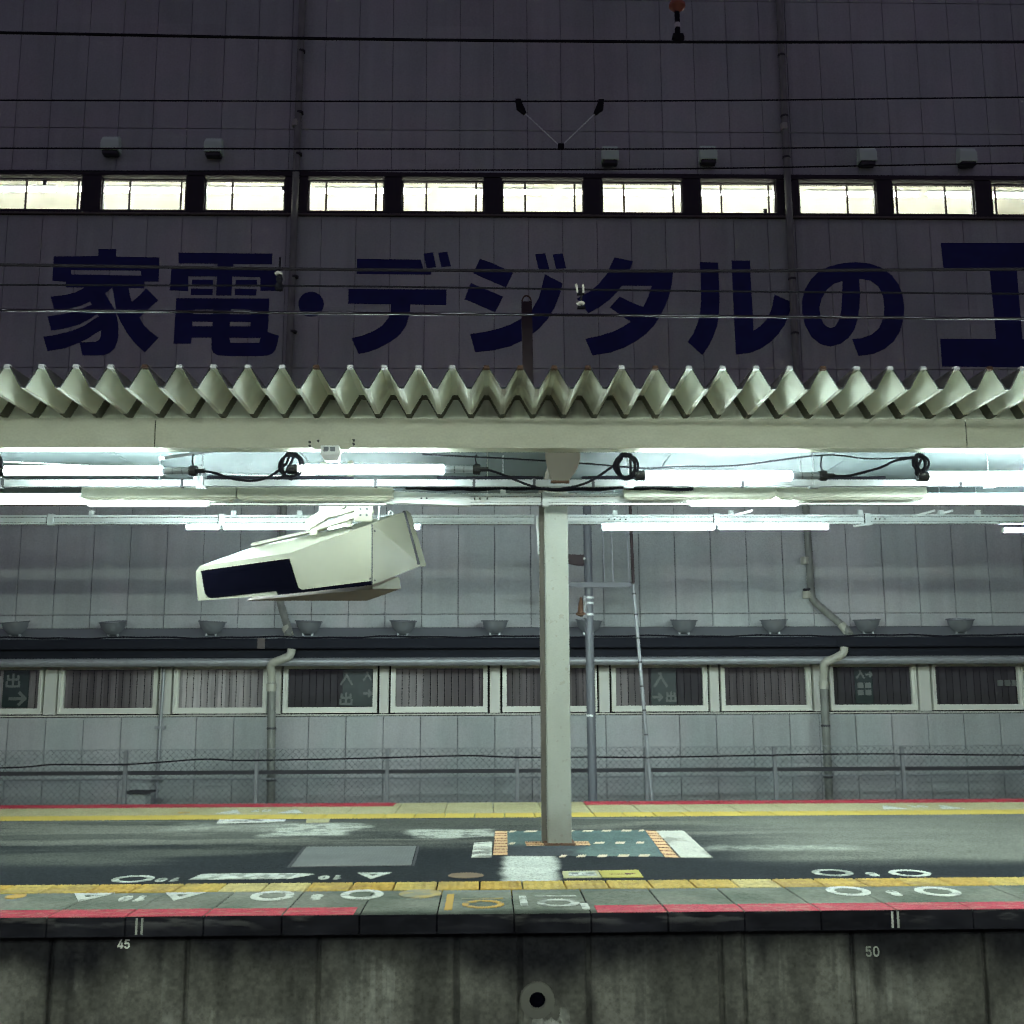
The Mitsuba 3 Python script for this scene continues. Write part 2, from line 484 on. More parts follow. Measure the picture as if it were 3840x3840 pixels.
mat('mesh_wire', (0.09, 0.10, 0.105), 0.6)
mat('peach_paint', (0.50, 0.42, 0.31), 0.75)
mat('gravel', gravel_fn, 0.95, spec=0.1)
mat('cover_steel', cover_fn, 0.5, metal=0.1)
mat('hood_paint', (0.62, 0.80, 0.62), 0.5)
mat('bowl_steel', (0.165, 0.18, 0.19), 0.28, spec=0.8)
mat('sign_dark', (0.012, 0.028, 0.026), 0.5)
mat('sign_white', (0.55, 0.57, 0.52), 0.6)
scene['window_glass'] = {'type': 'mask', 'opacity': 0.035, 'bsdf': {'type': 'twosided', 'bsdf': {'type': 'conductor', 'material': 'none', 'specular_reflectance': {'type': 'rgb', 'value': [0.5, 0.52, 0.55]}}}}


def cell_hash(k):
    return ((k * 374761393 + 668265263) & 0xFFFF) / 65535.0


def trimesh_shift(poly, dx):
    return Polygon([(x + dx, y) for x, y in poly.exterior.coords])


# ------------------------------------------------------------------ setting: track bed and the two platforms
tag(obj('track_bed', box(-60, 60, -12, 18.5, -1.3, -1.1), 'gravel'), 'dark gravel track bed between and beside the platforms', kind='structure')

PL = key_for('platform')
labels[PL] = {'label': 'island platform with dark asphalt, yellow tactile tiles and red edge lines', 'kind': 'structure'}
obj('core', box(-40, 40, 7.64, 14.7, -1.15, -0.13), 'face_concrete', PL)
obj('asphalt', box(-40, 40, 8.672, 13.05, -0.128, 0.0), 'asphalt', PL)

SL, SX0 = 0.4985, -2.82
near_slabs = [SX0 + SL * k for k in range(-6, 17)]
for x in near_slabs[:-1]:
    obj('edge_slab', box(x + 0.004, x + SL - 0.004, 7.43, 8.32, -0.122, 0.0 + 0.0015 * RNG.uniform(-1, 1), 0.003), 'concrete', PL)
for a, b in ((-40, near_slabs[0]), (near_slabs[-1], 40)):
    obj('edge_slab', box(a + 0.004, b - 0.004, 7.43, 8.32, -0.122, 0.0), 'concrete', PL)
TX0, TL = -3.54, 0.3165
bump = [(i, j) for i in range(5) for j in range(5)]


def tactile(x):
    ms = [box(x + 0.0065, x + TL - 0.0065, 8.327, 8.667, -0.126, 0.003, 0.003)]
    for i, j in bump:
        cx, cy = x + 0.035 + i * 0.0616, 8.36 + j * 0.0685
        ms.append(hull([(cx + sx * r, cy + sy * r, z) for r, z in ((0.017, 0.0028), (0.010, 0.008)) for sx in (-1, 1) for sy in (-1, 1)]))
    return cat(ms)


for k in range(-6, 29):
    obj('tactile_tile', tactile(TX0 + TL * k), 'tile_yellow', PL)
for a, b in ((-40, TX0 - 6 * TL), (TX0 + 29 * TL, 40)):
    obj('tactile_tile', box(a + 0.004, b - 0.004, 8.327, 8.667, -0.126, 0.003), 'tile_yellow', PL)
FX0, FL = 0.2, 0.35
for k in range(-24, 24):
    x = FX0 + FL * k
    obj('tactile_tile', box(x + 0.007, x + FL - 0.007, 13.057, 13.5, -0.126, 0.004, 0.003), 'tile_far', PL)
GX0, GL = 0.07, 0.59
for k in range(-15, 15):
    x = GX0 + GL * k
    obj('edge_slab', box(x + 0.004, x + GL - 0.004, 13.506, 14.86, -0.122, 0.0, 0.006), 'far_concrete', PL)
for a, b, c, d in ((-40, FX0 - 24 * FL, -40, GX0 - 15 * GL), (FX0 + 24 * FL, 40, GX0 + 15 * GL, 40)):
    obj('tactile_tile', box(a + 0.004, b - 0.004, 13.057, 13.5, -0.126, 0.004), 'tile_far', PL)
    obj('edge_slab', box(c + 0.004, d - 0.004, 13.506, 14.86, -0.122, 0.0), 'far_concrete', PL)
# red edge lines, one stretch of paint on each slab
for x in near_slabs[:-1]:
    a, b = x + 0.006, x + SL - 0.006
    if b < -0.8:
        obj('red_line', box(a, min(b, -0.865), 7.434, 7.675, -0.004, 0.0045), 'red_paint', PL)
    elif a > 0.6:
        obj('red_line', box(max(a, 0.712), b, 7.434, 7.675, -0.004, 0.0045), 'red_paint', PL)
for k in range(-15, 15):
    a, b = GX0 + GL * k + 0.006, GX0 + GL * (k + 1) - 0.006
    if b < -1.0:
        obj('red_line', box(a, min(b, -1.2), 14.44, 14.855, -0.004, 0.0045), 'red_paint', PL)
    elif a > 1.0:
        obj('red_line', box(max(a, 1.137), b, 14.44, 14.855, -0.004, 0.0045), 'red_paint', PL)
# concrete panels of the platform's face
FJ = [-5.42, -4.56, -3.70, -2.841, -1.963, -1.106, -0.205, 0.215, 0.66, 1.541, 1.692, 2.411, 3.292, 4.15, 5.0]
for i, (a, b) in enumerate(zip(FJ, FJ[1:])):
    g = 0.013 if b not in (0.215, 1.541) else 0.018
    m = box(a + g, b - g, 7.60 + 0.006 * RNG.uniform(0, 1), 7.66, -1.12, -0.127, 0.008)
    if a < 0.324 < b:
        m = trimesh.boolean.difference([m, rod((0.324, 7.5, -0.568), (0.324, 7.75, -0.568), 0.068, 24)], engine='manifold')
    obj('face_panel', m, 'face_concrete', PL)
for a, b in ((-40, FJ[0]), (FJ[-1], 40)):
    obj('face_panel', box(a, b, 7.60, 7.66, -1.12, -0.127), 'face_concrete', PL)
ring = trimesh.boolean.difference([rod((0.324, 7.57, -0.568), (0.324, 7.63, -0.568), 0.112, 32), rod((0.324, 7.5, -0.568), (0.324, 7.75, -0.568), 0.053, 24)], engine='manifold')
dp = obj('drain_outlet', ring, 'outlet_concrete', PL)
obj('drain_bore', rod((0.324, 7.612, -0.568), (0.324, 7.634, -0.568), 0.066, 24), 'screen_black', PL)


def text(s, h, flip=False, bold=True, w=1.0):
    m = meshkit.text_mesh(s, h, depth=0.01, bold=bold)
    m.apply_translation([-(m.bounds[0][0] + m.bounds[1][0]) / 2, -(m.bounds[0][1] + m.bounds[1][1]) / 2, 0])
    m.vertices[:, 0] *= w
    if flip:
        m.vertices[:, :2] *= -1
    return m


def on_wall(m, x, y, z):
    v = m.vertices.copy()
    m.vertices = np.stack([v[:, 0] + x, y - v[:, 2], v[:, 1] + z], 1)
    return m


obj('distance_number', on_wall(text('45', 0.055, w=0.9), -2.376, 7.606, -0.20), 'sign_white', PL)
obj('distance_number', on_wall(text('50', 0.062, w=0.9), 2.546, 7.606, -0.29), 'faint_paint', PL)
for x in (-2.247, -2.212, 2.63, 2.668):
    obj('distance_tick', box(x - 0.007, x + 0.007, 7.426, 7.434, -0.108, -0.006), 'faint_paint', PL)


def mark(name, shape, m, top=0.0042):
    return obj(name, ext_z(shape, -0.004, top), m, PL)


def ring_mark(cx, cy, m='white_paint', rx=0.152, ry=0.19, k=0.62, top=0.0042):
    mark('painted_ring', ellipse(cx, cy, rx, ry).difference(ellipse(cx, cy, rx * k, ry * k)), m, top)


def digit(ch, cx, cy, h, w):
    """a painted digit, upside down for a reader on the track side"""
    t = 0.20 * h
    if ch == '1':
        return unary_union([Polygon([(cx - t / 2, cy - h / 2), (cx + t / 2, cy - h / 2), (cx + t / 2, cy + h / 2), (cx - t / 2, cy + h / 2)]),
                            Polygon([(cx, cy - h / 2), (cx + w * 0.45, cy - h * 0.26), (cx + w * 0.45, cy - h * 0.08), (cx, cy - h * 0.3)])])
    if ch == '0':
        return ellipse(cx, cy, w / 2, h / 2).difference(ellipse(cx, cy, w / 2 - t * 0.9, h / 2 - t))
    return unary_union([ellipse(cx, cy - 0.23 * h, w * 0.44, h * 0.27).difference(ellipse(cx, cy - 0.23 * h, w * 0.44 - t * 0.8, h * 0.27 - t * 0.8)),
                        ellipse(cx, cy + 0.22 * h, w / 2, h * 0.28).difference(ellipse(cx, cy + 0.22 * h, w / 2 - t * 0.8, h * 0.28 - t * 0.8))])


def num_mark(s, cx, cy, h=0.15, m='white_paint', top=0.0042, w=0.085):
    g = unary_union([digit(ch, cx - (i - (len(s) - 1) / 2) * 0.098, cy, h, w) for i, ch in enumerate(s)])
    mark('painted_number', g, m, top)


def tri_mark(cx, y0, y1, w=0.145, m='white_paint', top=0.0042):
    tri = Polygon([(cx - w, y1), (cx + w, y1), (cx, y0)])
    c = tri.centroid
    hole = Polygon([(c.x + (x - c.x) * 0.34, c.y + (y - c.y) * 0.34) for x, y in tri.exterior.coords])
    mark('painted_triangle', tri.difference(hole), m, top)


tri_mark(-2.82, 7.985, 8.30)
num_mark('10', -2.48, 8.08, 0.20)
tri_mark(-2.17, 7.985, 8.30)
ring_mark(-1.52, 8.145)
num_mark('8', -1.2, 8.07, 0.21)
ring_mark(-0.89, 8.165)
mark('painted_disc', ellipse(-0.48, 8.175, 0.152, 0.17), 'ochre_faint')
mark('painted_bar', Polygon([(-0.285, 7.57), (-0.235, 7.57), (-0.235, 8.14), (-0.285, 8.14)]), 'ochre_solid')
ring_mark(-0.03, 7.76, 'ochre_paint', 0.142, 0.14, 0.7)
mark('painted_bar', Polygon([(-0.18, 7.955), (0.11, 7.95), (0.11, 7.975), (-0.18, 7.98)]), 'ochre_faint')
mark('painted_bar', Polygon([(0.222, 7.68), (0.272, 7.68), (0.268, 8.08), (0.218, 8.08)]), 'faint_paint')
ring_mark(0.478, 7.785, 'faint_paint', 0.145, 0.135, 0.62)
mark('painted_bar', Polygon([(0.33, 8.025), (0.62, 8.02), (0.62, 8.06), (0.33, 8.065)]), 'faint_paint')
mark('painted_square', Polygon([(0.625, 7.56), (0.675, 7.56), (0.675, 7.755), (0.625, 7.755)]), 'white_paint')
ring_mark(2.575, 8.135)
num_mark('8', 2.87, 8.03, 0.21)
ring_mark(3.2, 8.09)
# on the asphalt behind the yellow tiles
ring_mark(-2.74, 8.915, 'faint_paint', 0.16, 0.165, 0.66)
num_mark('10', -2.46, 8.86, 0.17, 'faint_paint')
mark('worn_patch', Polygon([(-2.3, 8.86), (-2.27, 9.13), (-1.9, 9.15), (-1.5, 9.13), (-1.53, 8.99), (-1.5, 8.87)]), 'faint_paint', 0.003)
mark('painted_triangle', Polygon([(-1.545, 8.85), (-1.5, 9.12), (-1.37, 9.08)]), 'white_paint')
num_mark('10', -1.22, 8.91, 0.18, 'faint_paint')
tri_mark(-0.9, 8.83, 9.125, 0.135, 'white_paint')
mark('painted_disc', ellipse(-0.17, 8.955, 0.14, 0.13), 'ochre_brown')
ring_mark(2.715, 8.95, 'faint_paint', 0.158, 0.165, 0.66)
num_mark('8', 3.0, 8.85, 0.18, 'faint_paint')
ring_mark(3.31, 8.90, 'white_paint', 0.158, 0.165, 0.66)
mark('label_plate', Polygon([(0.585, 8.79), (0.878, 8.79), (0.878, 9.12), (0.595, 9.11)]), 'yellow_pale', 0.006)
mark('label_inlay', Polygon([(0.63, 8.85), (0.855, 8.86), (0.852, 9.07), (0.64, 9.06)]), 'faint_paint', 0.0075)
mark('label_stroke', Polygon([(0.66, 8.93), (0.71, 8.93), (0.71, 9.0), (0.66, 9.0)]), 'cover_steel', 0.0085)
mark('label_stroke', Polygon([(0.74, 8.93), (0.83, 8.93), (0.83, 8.96), (0.74, 8.96)]), 'cover_steel', 0.0085)
mark('label_plate', Polygon([(0.886, 8.79), (1.2, 8.79), (1.208, 9.15), (0.886, 9.13)]), 'yellow_label', 0.006)
mark('label_stroke', Polygon([(0.95, 8.95), (1.08, 8.94), (1.08, 8.99), (1.16, 8.95), (1.08, 8.90), (1.08, 8.93), (0.95, 8.93)]), 'brown_paint', 0.0075)
# worn white paint
mark('worn_patch', Polygon([(-3.0, 12.63), (-3.06, 13.03), (-2.3, 13.03), (-2.28, 12.76)]), 'worn_paint', 0.003)
mark('worn_patch', Polygon([(-2.07, 13.03), (-1.80, 13.03), (-1.76, 12.67), (-2.01, 12.63)]), 'far_concrete', 0.003)
mark('worn_patch', Polygon([(-0.13, 10.9), (0.045, 10.93), (0.035, 9.9), (-0.14, 9.9)]), 'worn_paint', 0.0035)
mark('white_panel', Polygon([(1.735, 11.68), (2.02, 11.68), (1.94, 9.8), (1.67, 9.82)]), 'panel_paint', 0.004)
# teal safety area with hazard bars and dashes
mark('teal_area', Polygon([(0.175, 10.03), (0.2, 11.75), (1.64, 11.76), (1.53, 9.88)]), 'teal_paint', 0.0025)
for side in (0, 1):
    for k in range(9):
        t0, t1 = k / 9.0, (k + 0.72) / 9.0
        if side == 0:
            q = [(0.05 + 0.03 * t + dx, 10.05 + 1.73 * t) for t, dx in ((t0, 0), (t0, 0.125), (t1, 0.125), (t1, 0))]
        else:
            q = [(1.535 + 0.095 * t + dx, 9.84 + 1.9 * t - dx * 0.3) for t, dx in ((t0, 0), (t0, 0.115), (t1, 0.1), (t1, 0))]
        mark('hazard_stripe', Polygon(q), 'orange_paint', 0.0045)
mark('hazard_ground', Polygon([(0.045, 10.04), (0.172, 10.04), (0.2, 11.8), (0.078, 11.8)]), 'brown_paint', 0.0032)
mark('hazard_ground', Polygon([(1.532, 9.82), (1.655, 9.8), (1.73, 11.73), (1.63, 11.76)]), 'brown_paint', 0.0032)
for y, xs in ((11.72, ((0.21, 0.30), (0.37, 0.52), (0.84, 0.9), (0.97, 1.1), (1.17, 1.29), (1.37, 1.5), (1.55, 1.63))), (10.79, ((0.19, 0.27), (1.0, 1.12), (1.2, 1.32), (1.4, 1.5))),
              (9.95, ((0.77, 0.87), (0.95, 1.06), (1.13, 1.25), (1.31, 1.43), (0.62, 0.70)))):
    for a, b in xs:
        mark('painted_dash', Polygon([(a, y - 0.06), (b - 0.03, y - 0.06), (b, y + 0.06), (a + 0.03, y + 0.06)]), 'peach_paint', 0.0045)
for a, b in ((0.36, 0.545), (0.80, 0.965)):
    mark('hazard_ground', Polygon([(a, 10.62), (b, 10.62), (b, 10.92), (a, 10.92)]), 'brown_paint', 0.0032)
    for k in range(3):
        mark('hazard_stripe', Polygon([(a, 10.64 + 0.1 * k), (b, 10.64 + 0.1 * k), (b, 10.70 + 0.1 * k), (a, 10.70 + 0.1 * k)]), 'orange_paint', 0.0045)
# far edge marks (they face the far track)
for cx in (-3.11, -2.37, 4.96, 5.67):
    mark('painted_triangle', Polygon([(cx - 0.15, 13.68), (cx + 0.15, 13.68), (cx, 14.12)]), 'white_paint')
for cx in (-2.77, 5.35):
    t = text('10', 0.2, w=0.7)
    t.vertices[:, 2] = np.where(t.vertices[:, 2] > 0.005, 0.0042, -0.004)
    t.apply_translation([cx, 13.98, 0])
    obj('painted_number', t, 'white_paint', PL)
mark('painted_disc', ellipse(-3.67, 13.8, 0.07, 0.08), 'ochre_paint')
mark('painted_disc', ellipse(-3.34, 8.2, 0.07, 0.09), 'ochre_paint')

# the viewer's own platform and its canopy (behind the camera)
P2 = key_for('platform')
labels[P2] = {'label': 'platform the photograph is taken from', 'kind': 'structure'}
obj('core', box(-40, 40, -6.5, 0.2, -1.15, -0.13), 'face_concrete', P2)
obj('edge_slab', box(-40, 40, -0.47, 0.42, -0.128, 0.0), 'far_concrete', P2)
obj('asphalt', box(-40, 40, -6.5, -0.475, -0.128, 0.0), 'asphalt', P2)

# ------------------------------------------------------------------ access cover in the platform
t = thing('access_cover', 'grey steel access cover set in the dark asphalt left of the column', 'cover')
obj('plate', ext_z(Polygon([(-1.62, 9.46), (-1.685, 10.65), (-0.665, 10.65), (-0.635, 9.49)]), -0.02, 0.006), 'cover_steel', t)
fr = Polygon([(-1.65, 9.43), (-1.715, 10.68), (-0.635, 10.68), (-0.605, 9.46)])
obj('frame', ext_z(fr.difference(Polygon([(-1.63, 9.45), (-1.695, 10.66), (-0.655, 10.66), (-0.625, 9.48)])), -0.02, 0.004), 'joint_dark', t)

# ------------------------------------------------------------------ the store building
SB = thing('store_building', 'long grey panelled store building with navy lettering and a lit window band', 'building')
W = 18.5
COLS = [0.12 + 0.613 * k for k in range(-20, 9)] + [5.52 + 0.607 * k for k in range(0, 11)]
ROWS = [(-0.95, 1.055), (2.50, 2.727), (2.727, 7.0), (7.0, 9.795), (10.625, 11.455), (11.455, 14.07), (14.07, 16.6)]


def panel(x0, x1, z0, z1):
    g, c = (0.006, 0.005) if z1 < 7.1 else (0.0045, 0.004)
    return hull([(x, W + 0.05, z) for x in (x0 + g, x1 - g) for z in (z0 + g, z1 - g)] + [(x, W + 0.006, z) for x in (x0 + g, x1 - g) for z in (z0 + g, z1 - g)]
                + [(x, W, z) for x in (x0 + g + c, x1 - g - c) for z in (z0 + g + c, z1 - g - c)])


for z0, z1 in ROWS:
    for x0, x1 in zip(COLS, COLS[1:]):
        obj('panel', panel(x0, x1, z0, z1), 'wall_paint', SB)
# the wall behind the panels and beyond them, with openings for the two bands of windows
obj('wall', cat([box(-30, 30, W + 0.03, W + 0.25, a, b) for a, b in ((-1.2, 1.05), (1.9, 9.80), (10.62, 17.0))]), 'wall_joint', SB)
for x0, x1 in ((-30, COLS[0]), (COLS[-1], 30)):
    obj('side_wall', cat([box(x0, x1, W, W + 0.05, a, b) for a, b in ROWS]), 'wall_paint', SB)
obj('parapet', box(-30, 30, W - 0.04, W + 0.5, 16.6, 17.0), 'flashing_grey', SB)

# outlines of the painted characters in metres on the wall (x, z): solid parts, holes
LETTERS = {"ka":[[[[-6.84,9.16],[-6.53,9.16],[-6.53,9.02],[-5.77,9.01],[-5.76,8.56],[-6.01,8.56],[-6.01,8.44],[-7.37,8.45],[-7.37,8.55],[-7.61,8.57],[-7.61,9.02],[-6.84,9.03]],[[-7.04,8.45],[-7.19,8.36],[-7.37,8.31],[-7.62,8.28],[-7.54,8.04],[-7.32,8.05],[-7.1,8.11],[-6.93,8.19],[-6.78,8.31],[-6.61,8.45]],[[-7.04,8.45],[-6.56,8.45],[-6.68,8.34],[-6.58,8.18],[-6.5,8.05],[-6.46,7.94],[-6.42,7.77],[-6.41,7.58],[-6.42,7.46],[-6.46,7.34],[-6.54,7.26],[-6.64,7.22],[-6.83,7.21],[-7.01,7.22],[-7.07,7.45],[-6.8,7.46],[-6.74,7.49],[-6.71,7.56],[-6.71,7.67],[-6.75,7.87],[-6.79,7.97],[-6.9,8.14],[-6.93,8.19]],[[-7.65,7.92],[-7.47,7.95],[-7.26,7.99],[-7.07,8.06],[-6.89,8.14],[-6.76,8.06],[-6.79,7.97],[-6.92,7.87],[-7.1,7.77],[-7.34,7.7],[-7.57,7.66]],[[-7.7,7.55],[-7.51,7.58],[-7.24,7.65],[-7.01,7.75],[-6.78,7.92],[-6.68,7.81],[-6.71,7.67],[-6.81,7.61],[-6.93,7.52],[-7.08,7.44],[-7.32,7.34],[-7.61,7.29]],[[-6.56,8.45],[-6.53,8.31],[-6.49,8.12],[-6.46,7.98],[-6.38,7.82],[-6.26,7.62],[-6.13,7.45],[-5.94,7.27],[-5.71,7.54],[-5.86,7.65],[-5.98,7.77],[-6.06,7.9],[-5.99,7.98],[-5.88,8.09],[-5.75,8.22],[-5.97,8.44],[-6.08,8.31],[-6.21,8.19],[-6.25,8.31],[-6.28,8.45]]],[[[-7.3,8.77],[-6.08,8.76],[-6.07,8.67],[-7.29,8.69]]]],"den":[[[[-5.44,9.1],[-3.79,9.09],[-3.79,8.89],[-5.43,8.9]],[[-4.75,8.91],[-4.47,8.9],[-4.47,8.73],[-4.75,8.72]],[[-5.55,8.82],[-3.7,8.79],[-3.7,8.4],[-3.98,8.4],[-3.99,8.65],[-4.48,8.66],[-4.48,8.31],[-4.75,8.31],[-4.75,8.66],[-5.25,8.66],[-5.24,8.39],[-5.56,8.4]],[[-5.18,8.6],[-4.81,8.6],[-4.81,8.49],[-5.18,8.49]],[[-5.19,8.44],[-4.81,8.43],[-4.81,8.32],[-5.19,8.32]],[[-4.42,8.6],[-4.05,8.6],[-4.04,8.49],[-4.42,8.5]],[[-4.43,8.44],[-4.05,8.43],[-4.05,8.31],[-4.42,8.32]],[[-5.44,8.26],[-3.82,8.26],[-3.82,7.82],[-3.83,7.65],[-3.63,7.58],[-3.65,7.46],[-3.68,7.34],[-3.73,7.26],[-3.82,7.22],[-4.01,7.21],[-4.48,7.21],[-4.66,7.22],[-4.75,7.26],[-4.79,7.34],[-4.8,7.54],[-5.14,7.54],[-5.15,7.43],[-5.45,7.43]]],[[[-5.13,8.05],[-4.79,8.05],[-4.79,7.97],[-5.13,7.97]],[[-5.14,7.83],[-4.79,7.83],[-4.79,7.75],[-5.14,7.75]],[[-4.48,8.06],[-4.13,8.05],[-4.13,7.97],[-4.49,7.97]],[[-4.49,7.83],[-4.13,7.83],[-4.13,7.75],[-4.49,7.75]],[[-4.49,7.54],[-3.95,7.54],[-3.97,7.45],[-4.47,7.45]]]],"dot":[[[[-2.86,8.16],[-2.87,8.11],[-2.88,8.07],[-2.9,8.03],[-2.93,7.99],[-2.96,7.96],[-3.0,7.94],[-3.04,7.93],[-3.08,7.93],[-3.12,7.93],[-3.17,7.94],[-3.21,7.96],[-3.24,7.99],[-3.27,8.03],[-3.29,8.07],[-3.3,8.11],[-3.31,8.15],[-3.31,8.2],[-3.3,8.24],[-3.28,8.28],[-3.25,8.32],[-3.22,8.35],[-3.18,8.37],[-3.14,8.38],[-3.09,8.39],[-3.05,8.38],[-3.01,8.37],[-2.97,8.35],[-2.93,8.32],[-2.9,8.28],[-2.88,8.24],[-2.87,8.2]]],[]],"de":[[[[-2.3,9.0],[-1.18,8.99],[-1.15,8.91],[-1.13,8.81],[-0.99,8.8],[-0.99,8.71],[-2.3,8.72]],[[-1.13,9.1],[-0.96,9.13],[-0.9,8.85],[-1.07,8.83]],[[-0.87,9.12],[-0.71,9.14],[-0.64,8.87],[-0.81,8.85]],[[-2.44,8.44],[-0.72,8.44],[-0.72,8.15],[-2.44,8.17]],[[-1.69,8.18],[-1.35,8.17],[-1.36,7.98],[-1.42,7.77],[-1.53,7.6],[-1.68,7.48],[-1.89,7.36],[-2.07,7.29],[-2.24,7.25],[-2.37,7.54],[-2.15,7.6],[-1.97,7.68],[-1.84,7.77],[-1.73,7.91],[-1.69,8.04]]],[]],"ji":[[[[-0.13,9.01],[0.07,8.94],[0.35,8.81],[0.46,8.75],[0.33,8.48],[0.08,8.59],[-0.25,8.74]],[[-0.29,8.56],[0.28,8.31],[0.14,8.02],[-0.4,8.26]],[[0.85,9.1],[1.03,9.12],[1.1,8.82],[0.91,8.81]],[[1.16,9.1],[1.34,9.12],[1.4,8.84],[1.22,8.83]],[[1.02,8.73],[1.33,8.56],[1.28,8.35],[1.19,8.12],[1.07,7.91],[0.91,7.72],[0.8,7.63],[0.61,7.5],[0.4,7.4],[0.13,7.33],[-0.21,7.29],[-0.3,7.62],[-0.05,7.66],[0.19,7.72],[0.41,7.8],[0.6,7.91],[0.79,8.08],[0.91,8.29],[0.97,8.52]]],[]],"ta":[[[[2.26,9.05],[2.59,8.98],[2.55,8.86],[2.52,8.8],[3.3,8.79],[3.27,8.55],[3.21,8.32],[3.13,8.12],[3.04,7.95],[2.94,7.79],[2.8,7.64],[2.63,7.51],[2.4,7.38],[2.15,7.29],[1.84,7.24],[1.72,7.54],[1.98,7.6],[2.2,7.67],[2.38,7.76],[2.53,7.86],[2.44,7.91],[2.16,8.12],[2.34,8.32],[2.55,8.21],[2.75,8.13],[2.84,8.31],[2.91,8.52],[2.38,8.52],[2.32,8.43],[2.16,8.26],[1.98,8.12],[1.78,8.01],[1.58,8.28],[1.81,8.41],[1.97,8.55],[2.12,8.74],[2.19,8.9]]],[]],"ru":[[[[3.78,8.97],[4.11,8.96],[4.11,8.61],[4.11,8.29],[4.09,8.03],[4.05,7.78],[3.96,7.55],[3.87,7.39],[3.77,7.25],[3.52,7.49],[3.62,7.64],[3.7,7.82],[3.75,7.99],[3.78,8.22],[3.79,8.61]],[[4.35,9.0],[4.68,9.0],[4.68,8.55],[4.69,8.1],[4.69,7.7],[4.81,7.78],[4.94,7.92],[5.03,8.1],[5.09,8.37],[5.41,8.22],[5.35,8.05],[5.25,7.81],[5.12,7.63],[4.97,7.48],[4.79,7.36],[4.61,7.29],[4.36,7.26],[4.36,7.59],[4.35,8.1],[4.35,8.61]]],[]],"no":[[[[6.57,8.98],[6.81,8.96],[7.03,8.88],[7.21,8.74],[7.32,8.57],[7.38,8.37],[7.4,8.13],[7.36,7.89],[7.29,7.69],[7.17,7.51],[7.0,7.37],[6.8,7.28],[6.53,7.24],[6.43,7.55],[6.61,7.57],[6.79,7.64],[6.92,7.75],[7.01,7.94],[7.04,8.13],[7.03,8.34],[6.96,8.52],[6.83,8.63],[6.62,8.67],[6.62,8.36],[6.59,8.11],[6.55,7.91],[6.48,7.72],[6.37,7.57],[6.22,7.46],[6.03,7.41],[5.86,7.46],[5.71,7.59],[5.61,7.8],[5.57,8.04],[5.58,8.27],[5.64,8.47],[5.75,8.65],[5.91,8.81],[6.1,8.9],[6.34,8.96]]],[[[6.32,8.63],[6.16,8.57],[6.03,8.46],[5.93,8.3],[5.88,8.13],[5.89,7.98],[5.93,7.85],[5.99,7.78],[6.06,7.75],[6.14,7.78],[6.21,7.89],[6.26,8.04],[6.29,8.26]]]],"e":[[[[8.13,9.35],[10.41,9.36],[10.36,8.85],[8.15,8.86]],[[8.98,8.87],[9.47,8.88],[9.47,7.56],[9.0,7.56]],[[8.0,7.56],[10.25,7.56],[10.24,7.04],[8.0,7.05]]],[]]}
for name, (pos, neg) in LETTERS.items():
    s = unary_union([Polygon(p).buffer(0) for p in pos])
    if neg:
        s = s.difference(unary_union([Polygon(p) for p in neg]))
    obj('painted_character', ext_y(s, W - 0.004, W + 0.004), 'navy_paint', SB)

# upper, lit windows
UW = [(-8.91, -7.2), (-6.85, -5.36), (-5.03, -3.61), (-3.19, -1.84), (-1.52, -0.06), (0.27, 1.73), (2.06, 3.51), (3.84, 5.2), (5.62, 7.02), (7.32, 8.81), (9.13, 10.6)]
MU = [(-8.2, -7.28), (-6.37, -5.46), (-4.55, -3.62), (-2.88, -1.99), (-1.09, -0.2), (0.68, 1.57), (2.46, 3.35), (4.22, 5.08), (6.51,), (7.41, 8.3), (9.22,)]
zb, zt = 9.89, 10.50
prev = -30.0
for (a, b), mu in zip(UW + [(30.0, 31.0)], MU + [()]):
    if prev > -29 and b < 30:
        obj('window_pier', box(prev, a, W - 0.025, W + 0.14, 9.885, 10.54, 0.01), 'frame_dark', SB)
    elif prev < -29:
        obj('window_pier', box(prev, a, W - 0.02, W + 0.14, 9.885, 10.54), 'frame_dark', SB)
    else:
        obj('window_pier', box(prev, a, W - 0.02, W + 0.14, 9.885, 10.54), 'frame_dark', SB)
        break
    w = obj('window', ext_y(Polygon([(a, zb), (b, zb), (b, zt), (a, zt)]).difference(Polygon([(a + 0.022, zb + 0.022), (b - 0.022, zb + 0.022), (b - 0.022, zt - 0.022), (a + 0.022, zt - 0.022)])), W + 0.03, W + 0.1), 'frame_dark', SB)
    obj('pane', box(a + 0.02, b - 0.02, W + 0.07, W + 0.076, zb + 0.02, zt - 0.02), 'window_glass', w)
    for x in mu:
        obj('mullion', box(x - 0.016, x + 0.016, W + 0.055, W + 0.069, zb + 0.021, zt - 0.021), 'frame_dark_edge', w)
    prev = b
obj('window_head', box(-30, 30, W - 0.035, W + 0.14, 10.54, 10.625), 'frame_dark', SB)
obj('window_sill', box(-30, 30, W - 0.05, W + 0.14, 9.83, 9.885, 0.008), 'frame_dark', SB)
obj('window_sill', box(-30, 30, W - 0.06, W + 0.03, 9.797, 9.829), 'frame_dark_edge', SB)
